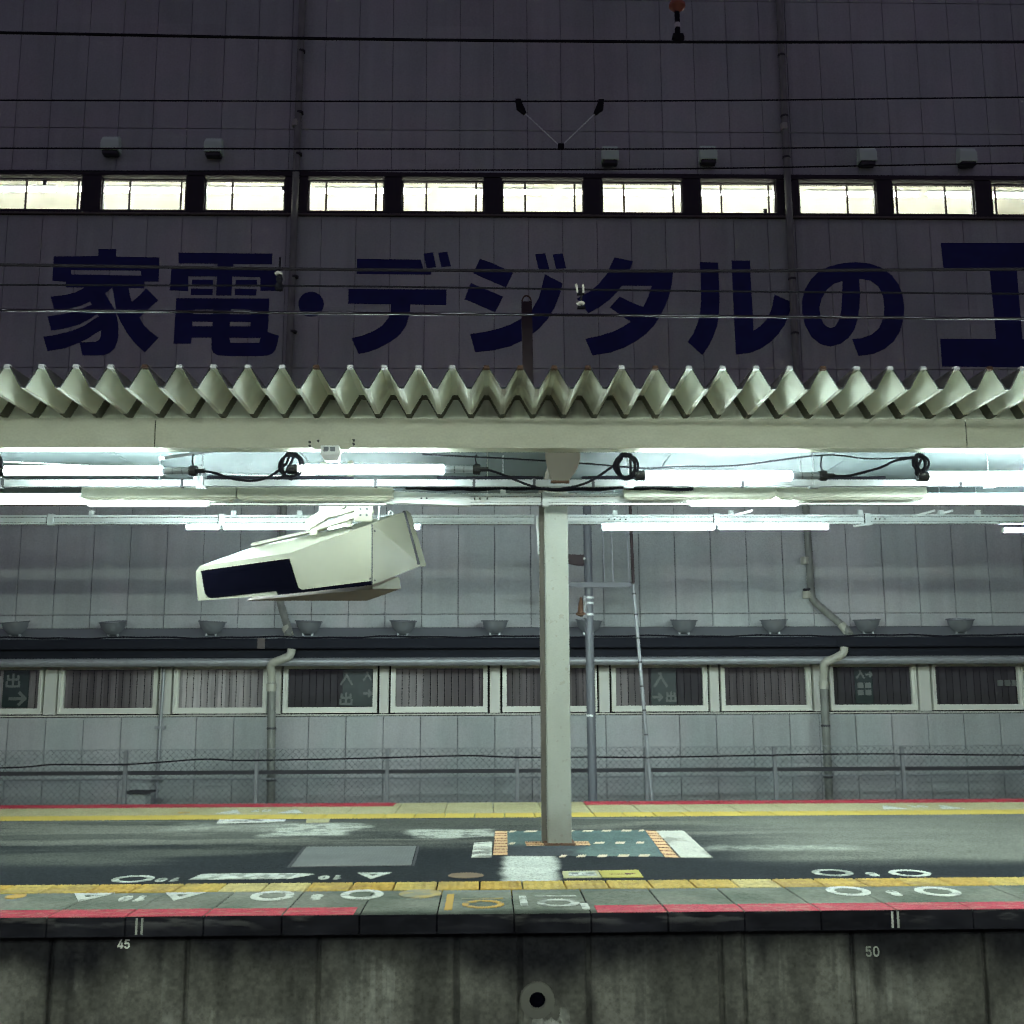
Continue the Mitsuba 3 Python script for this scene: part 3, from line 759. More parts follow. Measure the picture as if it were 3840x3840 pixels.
# the lit room behind them
obj('room_ceiling', box(-14, 14, W + 0.25, 25, 11.35, 11.5), 'room_cream', SB)
obj('room_floor', box(-14, 14, W + 0.25, 25, 8.6, 8.75), 'room_cream', SB)
obj('room_wall', cat([box(-14, 14, 24.8, 25, 8.75, 11.35), box(-14.2, -14, W + 0.25, 25, 8.6, 11.5), box(14, 14.2, W + 0.25, 25, 8.6, 11.5)]), 'room_cream', SB)
obj('room_wall', box(-14, 14, W + 0.14, W + 0.249, 8.6, 9.8), 'room_cream', SB)
for x in (-10.6, -8.2, -5.8, -3.4, -1.0, 1.4, 3.8, 6.2, 8.6):
    L = obj('room_light', box(x + 0.05, x + 2.3, 20.08, 20.22, 11.09, 11.13), 'white_steel', SB)
    obj('light_tube', rod((x + 0.1, 20.15, 11.045), (x + 2.25, 20.15, 11.045), 0.03, 8), 'lamp_glass', L, emit=ROOM)
    obj('hanger', cat([rod((x + q, 20.15, 11.13), (x + q, 20.15, 11.35), 0.008, 6) for q in (0.4, 1.9)]), 'white_steel', L)
for x in (-7.7, -4.3, 0.5, 5.9, 8.4):
    obj('hanging_board', box(x - 0.22, x + 0.22, 20.6, 20.63, 10.62, 10.86), 'room_cream', SB)
# small things that hang in the lit windows
for x, z in ((-3.66, 10.38), (-7.9, 10.46), (5.02, 10.0)):
    obj('window_tag', box(x - 0.03, x + 0.03, W + 0.10, W + 0.13, z - 0.05, z + 0.03), 'black_plastic', SB)

# vent hoods above the lit windows
for x, z in ((-6.69, 11.09), (-4.87, 11.07), (2.2, 10.97), (3.97, 10.99), (6.85, 10.98), (8.67, 10.98)):
    prof = [(W - 0.20, z - 0.15), (W - 0.20, z + 0.02), (W - 0.165, z + 0.10), (W - 0.09, z + 0.15), (W + 0.0, z + 0.16), (W + 0.0, z - 0.15)]
    m = hull([(x + s * (0.155 - (0.02 if Z > z + 0.05 else 0)), Y, Z) for s in (-1, 1) for Y, Z in prof])
    h = obj('vent_hood', m, 'hood_paint', SB, smooth=35)
    obj('louvre', box(x - 0.13, x + 0.13, W - 0.18, W - 0.03, z - 0.215, z - 0.15), 'black_plastic', h)

# lower windows
LW = [(-8.87, -7.31), (-7.08, -5.43), (-5.2, -3.63), (-3.4, -1.81), (-1.62, 0.02), (0.23, 1.84), (2.05, 3.69), (3.88, 5.43), (5.71, 7.21), (7.44, 9.02)]
lo, hi = 1.105, 1.885
ends = [-10.3] + [v for w in LW for v in w] + [10.3]
for a, b in zip(ends[0::2], ends[1::2]):
    obj('window_pier', box(a + 0.018, b - 0.018, W - 0.005, W + 0.12, lo - 0.01, hi + 0.02, 0.006), 'pier_white', SB)
obj('window_sill', box(-10.3, 10.3, W - 0.045, W + 0.1, 1.062, 1.082, 0.004), 'frame_white', SB)
obj('room_wall', cat([box(-14, 14, W + 0.9, W + 1.0, 0.9, 2.0), box(-14, 14, W + 0.25, W + 0.9, 0.95, 1.05), box(-14, 14, W + 0.25, W + 0.9, 1.9, 2.0)]), 'room_dark', SB)


def kuchi(x, z, w, h, t):
    o = Polygon([(x - w / 2, z - h / 2), (x + w / 2, z - h / 2), (x + w / 2, z + h / 2), (x - w / 2, z + h / 2)])
    i = Polygon([(x - w / 2 + t, z - h / 2 + t), (x + w / 2 - t, z - h / 2 + t), (x + w / 2 - t, z + h / 2 - t), (x - w / 2 + t, z + h / 2 - t)])
    return o.difference(i)


def stroke(pts, t):
    from shapely.geometry import LineString
    return LineString(pts).buffer(t / 2, cap_style=2)


def iru(x, z, s, t):       # the character for 'enter'
    return unary_union([stroke([(x - 0.18 * s, z + 0.5 * s), (x + 0.02 * s, z + 0.5 * s), (x + 0.02 * s, z + 0.3 * s), (x + 0.5 * s, z - 0.5 * s)], t), stroke([(x + 0.02 * s, z + 0.25 * s), (x - 0.5 * s, z - 0.5 * s)], t)])


def deru(x, z, s, t):      # the character for 'exit'
    return unary_union([stroke([(x, z + 0.5 * s), (x, z - 0.45 * s)], t), stroke([(x - 0.38 * s, z + 0.4 * s), (x - 0.38 * s, z + 0.05 * s), (x + 0.38 * s, z + 0.05 * s), (x + 0.38 * s, z + 0.4 * s)], t),
                        stroke([(x - 0.46 * s, z - 0.05 * s), (x - 0.46 * s, z - 0.45 * s), (x + 0.46 * s, z - 0.45 * s), (x + 0.46 * s, z - 0.05 * s)], t)])


def arrow(x, z, s, t):
    return unary_union([stroke([(x - 0.5 * s, z), (x + 0.4 * s, z)], t), stroke([(x + 0.1 * s, z + 0.4 * s), (x + 0.5 * s, z), (x + 0.1 * s, z - 0.4 * s)], t)])


SIGNS = {0: (-7.80, 0.42, [(deru, -7.85, 1.66, 0.22, 0.035), (arrow, -7.77, 1.36, 0.27, 0.05)]),
         3: (-2.16, 0.50, [(iru, -2.35, 1.66, 0.2, 0.035), (kuchi2 := None, 0, 0, 0, 0), (iru, -2.0, 1.7, 0.13, 0.028), (arrow, -2.0, 1.42, 0.14, 0.04), (deru, -2.35, 1.34, 0.2, 0.035)]),
         6: (2.95, 0.42, [(iru, 2.9, 1.62, 0.22, 0.04), (deru, 3.07, 1.35, 0.16, 0.035), (arrow, 2.84, 1.34, 0.16, 0.04)]),
         8: (6.33, 0.30, [(iru, 6.28, 1.70, 0.13, 0.03), (arrow, 6.42, 1.70, 0.11, 0.03), (kuchi2, 0, 0, 0, 0)])}
SLAT = 0.118
for i, (a, b) in enumerate(LW):
    outer = Polygon([(a + 0.018, lo), (b - 0.018, lo), (b - 0.018, hi), (a + 0.018, hi)])
    inner = Polygon([(a + 0.092, lo + 0.095), (b - 0.092, lo + 0.095), (b - 0.092, hi - 0.06), (a + 0.092, hi - 0.06)])
    w = obj('window', ext_y(outer.difference(inner), W + 0.03, W + 0.1), 'frame_white', SB)
    obj('casing', ext_y(outer.difference(Polygon([(a + 0.043, lo + 0.03), (b - 0.043, lo + 0.03), (b - 0.043, hi - 0.02), (a + 0.043, hi - 0.02)])), W - 0.008, W + 0.028), 'frame_white', w)
    obj('pane', box(a + 0.09, b - 0.09, W + 0.062, W + 0.068, lo + 0.093, hi - 0.058), 'window_glass', w)
    n = int((b - a - 0.14) / SLAT)
    for k in range(n + 1):
        x = a + 0.08 + k * SLAT
        x1 = min(x + SLAT - 0.012, b - 0.07)
        if x1 - x < 0.02:
            continue
        d = 0.012 * (1 if k % 2 else -1)
        obj('blind_slat', hull([(x, W + 0.15 + d, z) for z in (1.06, 1.895)] + [(x1, W + 0.15 - d, z) for z in (1.06, 1.895)] + [(x, W + 0.154 + d, z) for z in (1.06, 1.895)] + [(x1, W + 0.154 - d, z) for z in (1.06, 1.895)]), 'blind_dark' if i in (3, 8, 9) or (i == 6 and k > 4) else 'blind_fabric', w)
    if i in SIGNS:
        cx, sw, chars = SIGNS[i]
        s = obj('reflected_sign', box(cx - sw / 2, cx + sw / 2, W + 0.098, W + 0.112, 1.215, 1.88), 'sign_dark', w)  # board behind the pane stands in for a sign mirrored in the glass
        for fn, x, z, sz, th in chars:
            if fn is not None:
                obj('sign_character', ext_y(fn(x, z, sz, th), W + 0.093, W + 0.101), 'sign_faint', w)
        if i == 8:
            for x in (6.27, 6.40):
                for z in (1.40, 1.52):
                    obj('sign_character', box(x - 0.05, x + 0.05, W + 0.093, W + 0.101, z - 0.045, z + 0.045), 'sign_faint', w)
w = SB + '__window_020'
for x in (8.66, 8.78, 8.90):
    obj('display_light', box(x - 0.045, x + 0.045, W + 0.108, W + 0.13, 1.50, 1.60), 'sign_faint', SB)

# gutter ledge, pipe under it, flashing above it
obj('gutter', box(-30, 30, 17.80, W - 0.001, 2.13, 2.295, 0.012), 'gutter_dark', SB)
obj('flashing', hull([(x, Y, Z) for x in (-30, 30) for Y, Z in ((W - 0.002, 2.50), (W - 0.002, 2.30), (17.88, 2.297), (17.88, 2.307))]), 'flashing_grey', SB)
obj('gutter_soffit', box(-30, 30, 17.98, W - 0.004, 1.965, 2.129), 'gutter_dark', SB)
obj('service_pipe', rod((-30, 17.96, 1.925), (30, 17.96, 1.925), 0.066, 16), 'galvanised', SB, smooth=True)
obj('head_rail', box(-30, 30, W - 0.05, W - 0.002, 1.885, 1.964), 'flashing_grey', SB)
for x in (-3.62, -3.30, 0.02, 5.72):
    obj('gutter_joint', box(x - 0.06, x + 0.06, 17.785, 17.80, 2.13, 2.30), 'frame_dark_edge' if x < -3.4 else 'gutter_dark', SB)
for z in (2.36,):
    pts = [(x, 17.86 + 0.02 * math.sin(x * 1.7), 2.318 + 0.01 * math.sin(x * 3.1) + 0.008 * math.sin(x * 7.3 + 1)) for x in np.linspace(-12, 12, 90)]
    obj('ledge_cable', tube(pts, 0.014, 6), 'wire_dark', SB, smooth=True)

# rain pipes
for pts in ([(-3.36, 18.4, 16.5), (-3.42, 18.4, 7.7), (-3.46, 18.4, 2.95), (-3.23, 18.05, 2.42), (-3.23, 17.95, 2.33)], [(5.40, 18.4, 16.5), (5.39, 18.4, 7.5), (5.46, 18.4, 2.95), (5.90, 18.05, 2.44), (5.93, 17.95, 2.33)]):
    dpk = obj('rain_pipe', tube(rounded(pts, 0.12), 0.062, 14), 'pipe_paint', SB, smooth=40)
    x0 = pts[0][0]
    for z in (12.9, 11.7, 10.9, 8.6, 7.6, 6.2, 4.2, 3.1):
        obj('collar', rod((x0 - 0.008, 18.4, z), (x0 - 0.008, 18.4, z + 0.035), 0.07, 14), 'joint_dark', dpk)
    for z in (11.45, 3.55, 2.97):
        obj('socket', rod((pts[1][0] - 0.01, 18.4, z), (pts[1][0] - 0.01, 18.4, z + 0.12), 0.071, 14), 'elbow_paint', dpk, smooth=40)
    obj('socket', rod(np.array(pts[3]) + (-0.06, 0.04, 0.07), np.array(pts[3]) + (0.02, -0.03, -0.07), 0.07, 14), 'elbow_paint', dpk, smooth=40)
for pts in ([(-3.14, 17.82, 2.13), (-3.15, 17.82, 2.02), (-3.34, 17.82, 1.945), (-3.47, 17.84, 1.90), (-3.47, 17.96, 1.66), (-3.41, 18.0, -0.95)], [(5.78, 17.82, 2.13), (5.77, 17.82, 2.03), (5.60, 17.82, 1.94), (5.45, 17.84, 1.89), (5.46, 17.96, 1.64), (5.47, 18.0, -0.95)]):
    r = tube(rounded(pts[:5] + [tuple(np.array(pts[4]) + (0, 0.01, -0.06))], 0.09), 0.066, 14)
    dpk = obj('rain_pipe', rod(np.array(pts[4]) + (0, 0.01, -0.05), pts[5], 0.066, 14), 'pipe_paint', SB, smooth=40)
    obj('elbow', r, 'elbow_paint', dpk, smooth=40)
    for z in (1.5, 0.86, 0.05):
        obj('collar', rod((pts[5][0] + (pts[4][0] - pts[5][0]) * (z + 0.95) / 2.6, 17.985, z), (pts[5][0] + (pts[4][0] - pts[5][0]) * (z + 0.95) / 2.6, 17.985, z + 0.03), 0.075, 14), 'joint_dark', dpk)
    obj('socket', rod((pts[4][0], 17.965, 1.46), (pts[4][0], 17.965, 1.58), 0.078, 14), 'elbow_paint', dpk, smooth=40)
cp = obj('conduit', rod((-5.33, 18.42, 1.88), (-5.36, 18.42, -0.4), 0.028, 8), 'galvanised', SB, smooth=True)
for z in (0.86, 0.05, -0.28):
    obj('clamp', box(-5.43, -5.26, 18.38, 18.46, z, z + 0.05), 'galvanised', cp)

# the eleven bowl lamps that stand on the ledge
ORD = ['first', 'second', 'third', 'fourth', 'fifth', 'sixth', 'seventh', 'eighth', 'ninth', 'tenth', 'last']
prof = [(0.0, 0.0), (0.055, 0.004), (0.108, 0.028), (0.158, 0.075), (0.192, 0.14), (0.206, 0.198), (0.206, 0.206), (0.2, 0.206), (0.18, 0.145), (0.144, 0.085), (0.09, 0.035), (0.0, 0.012)]
bowl_mesh, foot_mesh = lathe(prof, 28), hull([(sx * 0.016, sy * 0.012, z) for sx in (-1, 1) for sy in (-1, 1) for z in (0, 0.075)])
for i, x in enumerate((-7.63, -6.06, -4.48, -2.92, -1.38, 0.12, 1.65, 3.22, 4.71, 6.26, 7.8)):
    extra = ', partly behind the pole' if i == 6 else ''
    t = thing('bowl_lamp', f'grey bowl-shaped lamp on the dark ledge, {ORD[i]} from the left{extra}', 'lamp', 'bowl lamps along the ledge')
    rot = T().translate([x, 18.05, 2.372]).rotate([1, 0, 0], float(RNG.uniform(2, 9))).rotate([0, 1, 0], float(RNG.uniform(-4, 4)))
    obj('bowl', bowl_mesh, 'bowl_steel', t, smooth=35, to_world=rot)
    for s in (-1, 1):
        obj('foot', foot_mesh, 'galvanised', t, to_world=T().translate([x + s * 0.075, 18.03, 2.318]))
    obj('rim', lathe([(0.2055, 0.2), (0.226, 0.205), (0.226, 0.219), (0.2, 0.219), (0.2, 0.2065), (0.2055, 0.2065)], 28), 'pole_grey', t, to_world=rot)
    obj('glass', lathe([(0.0, 0.19), (0.192, 0.19), (0.192, 0.197), (0.0, 0.199)], 20), 'sleeve_grey', t, to_world=rot)

# ------------------------------------------------------------------ platform canopy
CN = thing('platform_canopy', 'pale green platform canopy with a zigzag corrugated roof over one column', 'canopy')
PITCH_X, X0, ZT, ZP = 0.2555, -3.584, 3.665, 3.825
NR = 56


def rib_profile(th):
    """lower and upper line of the folded sheet"""
    lowr = []
    for k in range(-NR, NR):
        px = X0 + PITCH_X * (k + 14)
        lowr += [(px - 0.020, ZP), (px + 0.020, ZP), (px + PITCH_X / 2 - 0.017, ZT), (px + PITCH_X / 2 + 0.017, ZT)]
    up = [(x, z + th) for x, z in lowr]
    return lowr, up


lo_l, up_l = rib_profile(0.012)
sheet = Polygon(lo_l + up_l[::-1])
ROOF_F, ROOF_B = 8.0, 13.15
obj('roof_sheet', ext_y(sheet, ROOF_F + 0.012, ROOF_B), 'roof_steel', CN)
obj('roof_edge', ext_y(sheet, ROOF_F, ROOF_F + 0.0118), 'roof_edge', CN)
for k in range(-16, 17):
    px = X0 + PITCH_X * (k + 14)
    if -4.4 < px < 4.6:
        dark = abs(px - 0.35) < 0.55 or cell_hash(k) > 0.8
        obj('edge_clip', hull([(px + s * w, Y, Z) for s in (-1, 1) for w, Y, Z in ((0.024, 7.994, ZP - 0.006), (0.024, 8.04, ZP - 0.006), (0.019, 7.994, ZP + 0.02), (0.019, 8.04, ZP + 0.02))]),
            'rust' if dark else 'white_steel', CN)
for k in range(-22, 23):
    px = X0 + PITCH_X * (k + 14)
    q = Polygon([(px - PITCH_X / 2 + 0.018, ZT - 0.004), (px - 0.021, ZP - 0.004), (px + 0.021, ZP - 0.004), (px + PITCH_X / 2 - 0.018, ZT - 0.004)])
    obj('rib_closure', ext_y(q, 8.90, 8.906), 'roof_steel', CN)
shade_profile = Polygon([(x, z - 0.005) for x, z in lo_l] + [(x, z - 0.0005) for x, z in lo_l[::-1]])
obj('rib_shade_strip', ext_y(shade_profile, 8.765, 8.8985), 'rib_shade_strip', CN)  # dark sheet lining the ribs, standing in for the shade behind the beam
for a, b in ((-14, -2.736), (-2.726, 3.996), (4.006, 14)):
    bm = cat([box(a, b, 8.872, 8.886, 3.417, 3.645), box(a, b, 8.872, 9.03, 3.405, 3.4165), box(a, b, 8.872, 9.03, 3.6455, 3.657)])
    obj('fascia_beam', bm, 'cream_paint', CN)
for x in (-2.731, 4.001):
    obj('seam_light_stop', box(x - 0.06, x + 0.06, 8.8865, 8.894, 3.42, 3.64), 'joint_dark', CN)  # added behind the seams to block lamp light leaking through
for x in [-14 + 1.75 * k for k in range(16)]:
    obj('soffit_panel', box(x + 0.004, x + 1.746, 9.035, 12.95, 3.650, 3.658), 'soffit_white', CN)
# the arm over the column, the column and its neighbours outside the frame
arm = Polygon([(0.478, 8.89), (0.775, 8.89), (0.782, 9.25), (0.785, 9.7), (0.79, 10.4), (0.79, 12.6), (0.60, 12.6), (0.60, 10.4), (0.545, 9.8), (0.498, 9.3)])
gus = Polygon([(0.489, 3.404), (0.784, 3.404), (0.784, 3.36), (0.768, 3.30), (0.738, 3.235), (0.682, 3.165), (0.540, 3.165), (0.517, 3.235), (0.500, 3.30), (0.490, 3.36)])
obj('gusset_plate', ext_y(gus, 9.045, 9.06), 'arm_beige', CN)
obj('gusset_foot', box(0.535, 0.687, 9.04, 9.10, 3.150, 3.1645), 'rust', CN)
a_ = obj('arm', ext_z(arm, 3.425, 3.6495), 'arm_beige', CN)
obj('bolt_plate', cat([rod((0.55 + 0.16 * i, 8.868, 3.49 + 0.09 * j), (0.55 + 0.16 * i, 8.874, 3.49 + 0.09 * j), 0.011, 8) for i in (0, 1) for j in (0, 1)]), 'cream_paint', a_)
for dx in (0.0, -7.6, 7.6):
    cpart = obj('column', box(0.566 + dx, 0.79 + dx, 10.66, 10.88, 0.0, 3.424, 0.006), 'column_paint', CN)
    obj('side_plate', box(0.518 + dx, 0.5645 + dx, 10.83, 10.94, 0.0, 3.424), 'plate_dark', cpart)
    obj('base_plate', box(0.53 + dx, 0.82 + dx, 10.62, 10.92, 0.002, 0.02), 'rust', cpart)
    if dx:
        obj('arm', ext_z(trimesh_shift(arm, dx), 3.425, 3.6495), 'cream_paint', CN)
obj('drop_pipe', rod((0.515, 10.9, 2.78), (0.50, 10.9, 3.17), 0.012, 8), 'white_steel', CN)

# own canopy behind the camera: the same roof, beam and lamps
C2 = thing('platform_canopy', 'canopy with its lamp rows over the platform the photograph is taken from', 'canopy')
obj('roof_sheet', box(-14, 14, -6.4, -0.17, 3.70, 3.74), 'roof_steel', C2)
obj('fascia_beam', box(-14, 14, -1.16, -1.02, 3.405, 3.69), 'cream_paint', C2)
obj('added_light_baffle', box(-14, 14, -0.20, -0.17, 3.45, 3.70), 'cream_paint', C2)  # added to cut the lamp light off the lettered wall
for x in (-7.4, -4.95, -2.5, -0.05, 2.4, 4.85, 7.3):
    for y in (-1.34, -3.6):
        h_ = obj('lamp_housing', box(x - 0.64, x + 0.64, y - 0.05, y + 0.05, 3.33, 3.40, 0.01), 'white_steel', C2)
        obj('lamp_tube', rod((x - 0.6, y, 3.29), (x + 0.6, y, 3.29), 0.03, 8), 'lamp_glass', h_, emit=OWN)


# ------------------------------------------------------------------ lamps with grey sleeves behind the beam
def sleeve_lamp(x_cap0, x0, x1, xs, x_cap, z, label, tilt=0.0):
    t = thing('sleeve_lamp', label, 'lamp', 'fluorescent lamps hung behind the roof beam')
    y = 9.15
    obj('tube', rod((x0, y, z), (x1, y, z - tilt * 0.6), 0.042, 14), 'lamp_glass', t, emit=TUBE1, smooth=30)
    if xs > x1:
        obj('sleeve', rod((x1 + 0.001, y, z - tilt * 0.6), (xs, y, z - tilt), 0.031, 14), 'sleeve_grey', t, smooth=30)
        for q in (x1 + 0.09, x1 + 0.17):
            obj('sleeve_band', rod((q, y, z - tilt * 0.7), (q + 0.004, y, z - tilt * 0.7), 0.0325, 12), 'black_plastic', t)
        obj('end_cap', cat([rod((xs, y, z - tilt), (x_cap - 0.02, y, z - tilt), 0.046, 12), rod((xs - 0.012, y, z - tilt), (xs, y, z - tilt), 0.04, 12), rod((x_cap - 0.02, y, z - tilt), (x_cap + 0.05, y, z - tilt), 0.02, 8)]), 'black_plastic', t, smooth=30)
        obj('hanging_cord', tube(curve([(xs + 0.02, y, z - tilt + 0.04), (xs + 0.008, y, z + 0.09), (xs + 0.02, y - 0.02, 3.405)], 12), 0.006, 6), 'wire_dark', t)
    obj('end_cap', cat([rod((x_cap0 - 0.045, y, z), (x0 - 0.001, y, z), 0.043, 12)]), 'black_plastic', t, smooth=30)
    return t


sleeve_lamp(-4.09, -4.05, -2.74, -2.50, -2.43, 3.268, 'glowing tube lamp at the left edge with a grey sleeve end and black cap')
sleeve_lamp(-1.64, -1.60, -0.37, -0.11, -0.04, 3.282, 'glowing tube lamp above the beige monitor box')
sleeve_lamp(1.30, 1.34, 2.59, 2.84, 2.91, 3.228, 'glowing tube lamp to the right of the column')
sleeve_lamp(3.72, 3.77, 5.05, 5.25, 5.32, 3.222, 'glowing tube lamp at the right edge')
for x in (-6.55, 6.2):
    obj('lamp_tube', rod((x, 9.15, 3.25), (x + 1.27, 9.15, 3.25), 0.042, 12), 'lamp_glass', CN, emit=TUBE1)


def cable(name, lead, coil, end, label, fat=4, rx=0.085, rz=0.105):
    cx, cz = coil
    pts = [(x, 9.15, z) for x, z in lead]
    r2 = random.Random(name + label)
    loop = []
    for k in range(fat * 14):
        a = math.pi / 2 + k / 14 * 2 * math.pi
        j = int(k / 14)
        loop.append((cx + 0.012 * math.sin(j * 2.1) + (rx + 0.012 * math.sin(j * 1.3)) * math.cos(a), 9.13 + 0.012 * math.sin(k * 0.7), cz + (rz + 0.014 * math.cos(j * 1.9)) * math.sin(a)))
    tail = [(x, 9.14, z) for x, z in end]
    t = thing('power_cable', label, 'cable', 'coiled black lamp cables')
    obj('lead', tube(np.vstack([curve(pts, 40), loop, curve([loop[-1]] + tail, 10)]), 0.0105, 6), 'wire_dark', t, smooth=True)
    obj('tie', cat([rod((cx, 9.13, cz + rz - 0.03), (cx, 9.13, 3.406), 0.008, 6), box(cx - 0.03, cx + 0.03, 9.10, 9.16, 3.388, 3.404)]), 'wire_dark', t)


cable('a', [(-2.40, 3.268), (-2.3, 3.25), (-2.12, 3.195), (-1.96, 3.185), (-1.82, 3.23), (-1.70, 3.33)], (-1.655, 3.31), [(-1.72, 3.225), (-1.80, 3.20)], 'black cable sagging left of the monitor box and coiled beside the second lamp')
cable('b', [(0.0, 3.28), (0.12, 3.24), (0.4, 3.13), (0.62, 3.115), (0.85, 3.17), (1.07, 3.31), (1.13, 3.35)], (1.175, 3.305), [(1.22, 3.235), (1.27, 3.228)], 'black cable sagging across the column and coiled beside the third lamp', 5)
cable('c', [(2.95, 3.225), (3.1, 3.23), (3.35, 3.295), (3.5, 3.36), (3.66, 3.385)], (3.70, 3.33), [(3.66, 3.25), (3.72, 3.222)], 'black cable rising to a tight bundle near the right edge', 5, 0.05, 0.075)
cable('d', [(-4.5, 3.30), (-4.35, 3.31), (-4.25, 3.36), (-4.17, 3.37)], (-4.13, 3.32), [(-4.11, 3.25), (-4.09, 3.268)], 'black cable bundle cut by the left edge', 3, 0.04, 0.08)

# rails and raceways under the roof
t = thing('conduit_rail', 'thin grey steel rail running under the roof just behind the tube lamps', 'rail')
obj('rail', box(-14, 14, 9.68, 9.72, 3.235, 3.30, 0.004), 'galvanised', t)
for x in (-4.3, -2.72, -1.0, -0.12, 0.42, 0.95, 2.3, 4.28):
    obj('strap', box(x - 0.012, x + 0.012, 9.675, 9.725, 3.228, 3.312), 'joint_dark', t)
for x in (-4.35, -2.55, 1.27, 2.95, 4.55):
    obj('hanger', cat([rod((x, 9.7, 3.30), (x, 9.7, 3.65), 0.006, 6), box(x - 0.045, x + 0.045, 9.672, 9.728, 3.222, 3.245), box(x - 0.02, x + 0.02, 9.67, 9.73, 3.245, 3.33)]), 'galvanised', t)
obj('brace', obox((-2.78, 9.25, 3.40), (-2.42, 9.9, 3.62), 0.06, 0.03), 'galvanised', t)
obj('brace', cat([box(-2.62, -2.58, 9.68, 9.72, 3.30, 3.42), box(-2.66, -2.54, 9.69, 9.71, 3.40, 3.425)]), 'galvanised', t)
t = thing('cable_bundle', 'dark bundle of cables lying on the grey rail under the roof', 'cable')
for a, b in ((-2.5, -1.2), (-0.45, 0.5), (0.85, 3.6)):
    obj('cable', tube([(x, 9.70 + 0.01 * math.sin(x * 3), 3.318 + 0.004 * math.sin(x * 7)) for x in np.linspace(a, b, 30)], 0.016, 6), 'wire_dark', t, smooth=True)
obj('cable', tube([(x, 9.95 + 0.01 * math.sin(x * 3), 3.265 + 0.006 * math.sin(x * 6) + 0.006 * math.sin(x * 17)) for x in np.linspace(-0.75, 1.9, 60)], 0.018, 6), 'wire_dark', t, smooth=True)


def raceway(label, y, z0, z1, xr, rods, clamps, lip=0.012):
    t = thing('lamp_raceway', label, 'raceway', 'white lamp raceways under the roof')
    for a, b in xr:
        h = z1 - z0
        obj('channel_back', box(a, b, y, y + 0.05, z0 + 0.001, z1 - 0.001), 'post_grey', t)
        obj('channel', cat([box(a, b, y + 0.0505, y + 0.055, z0, z1), box(a, b, y - lip, y - 0.0005, z0, z0 + 0.18 * h), box(a, b, y - lip, y - 0.0005, z1 - 0.22 * h, z1), box(a, b, y - 0.005, y - 0.0006, z0 + 0.24 * h, z1 - 0.28 * h)]), 'white_steel', t)
    for x in rods:
        obj('hanger', rod((x, y + 0.025, z1), (x, y + 0.025, 3.65), 0.006, 6), 'galvanised', t)
        obj('hanger_nut', box(x - 0.025, x + 0.025, y, y + 0.05, z1, z1 + 0.05), 'white_steel', t)
    for x in clamps:
        obj('clamp', box(x - 0.03, x + 0.03, y - 0.02, y + 0.06, z0 - 0.01, z1 + 0.012), 'white_steel', t)
        obj('clamp_shadow_gap', box(x - 0.04, x - 0.0305, y - 0.0135, y + 0.055, z0 - 0.004, z1 + 0.004), 'joint_dark', t)
    return t


r1 = raceway('white raceway carrying the reflector lamps in front of the column', 10.25, 3.165, 3.275, [(-14, -0.95), (-0.2, 14)], (-3.1, 0.15, 3.0), (0.55,))
obj('cover_piece', hull([(-0.97, y, z) for y in (10.2, 10.30) for z in (3.185, 3.295)] + [(-0.30, y, z) for y in (10.2, 10.30) for z in (3.155, 3.265)]), 'white_steel', r1)
obj('cover_piece', hull([(-0.30, y, z) for y in (10.2, 10.30) for z in (3.155, 3.265)] + [(-0.16, y, z) for y in (10.2, 10.30) for z in (3.155, 3.27)]), 'white_steel', r1)
for x, n in ((-0.12, 2), (0.0, 1), (-0.62, 2)):
    for j in range(n):
        obj('screw', rod((x + 0.05 * j, 10.19, 3.22), (x + 0.05 * j, 10.25, 3.22), 0.008, 8), 'joint_dark', r1)
r2 = raceway('white raceway farther back, carrying tube lamps above the grey wall', 11.6, 3.19, 3.29, [(-14, 0.5), (0.83, 14)], (-4.2, -2.7, -2.0, 1.37, 2.62, 4.02, 4.9, 5.3), (-4.62, -2.82, 2.46, 4.09))
for x in (1.3, 1.36, 1.42, 1.48, 4.17, 4.22, 4.27):
    obj('bolt', rod((x, 11.58, 3.24), (x, 11.6, 3.24), 0.008, 8), 'joint_dark', r2)
for x in (-1.5, 2.82, 4.85, 5.05):
    obj('bracket', obox((x - 0.10, 11.9, 3.33), (x + 0.10, 11.9, 3.385), 0.03, 0.022), 'white_steel', r2)
obj('bracket', obox((3.9, 11.5, 3.15), (4.1, 11.5, 3.175), 0.03, 0.02), 'white_steel', r2)


def reflector(x0, x1, label):
    t = thing('reflector_lamp', label, 'lamp', 'beige reflector lamps on the front raceway')
    y = 10.10
    m = hull([(x, Y, Z) for x in (x0, x1) for Y, Z in ((y, 3.215), (y, 3.302), (y + 0.02, 3.312), (y + 0.10, 3.312), (y + 0.10, 3.215))])
    obj('housing', m, 'cream_paint', t)
    obj('flange', hull([(x0 + 0.0, y - 0.004, 3.2135), (x1, y - 0.004, 3.2135), (x0 + 0.05, y + 0.012, 3.188), (x1 - 0.05, y + 0.012, 3.188), (x0, y + 0.05, 3.2135), (x1, y + 0.05, 3.2135), (x0 + 0.05, y + 0.05, 3.188), (x1 - 0.05, y + 0.05, 3.188)]), 'cream_paint', t)
    obj('rear_tube', rod((x0 + 0.1, 10.37, 3.207), (x1 - 0.1, 10.37, 3.207), 0.010, 8), 'lamp_glass', t, emit=LAMP)
    obj('rear_holder', cat([box(q - 0.01, q + 0.01, 10.31, 10.39, 3.19, 3.235) for q in (x0 + 0.09, x1 - 0.09)]), 'white_steel', t)
    return t


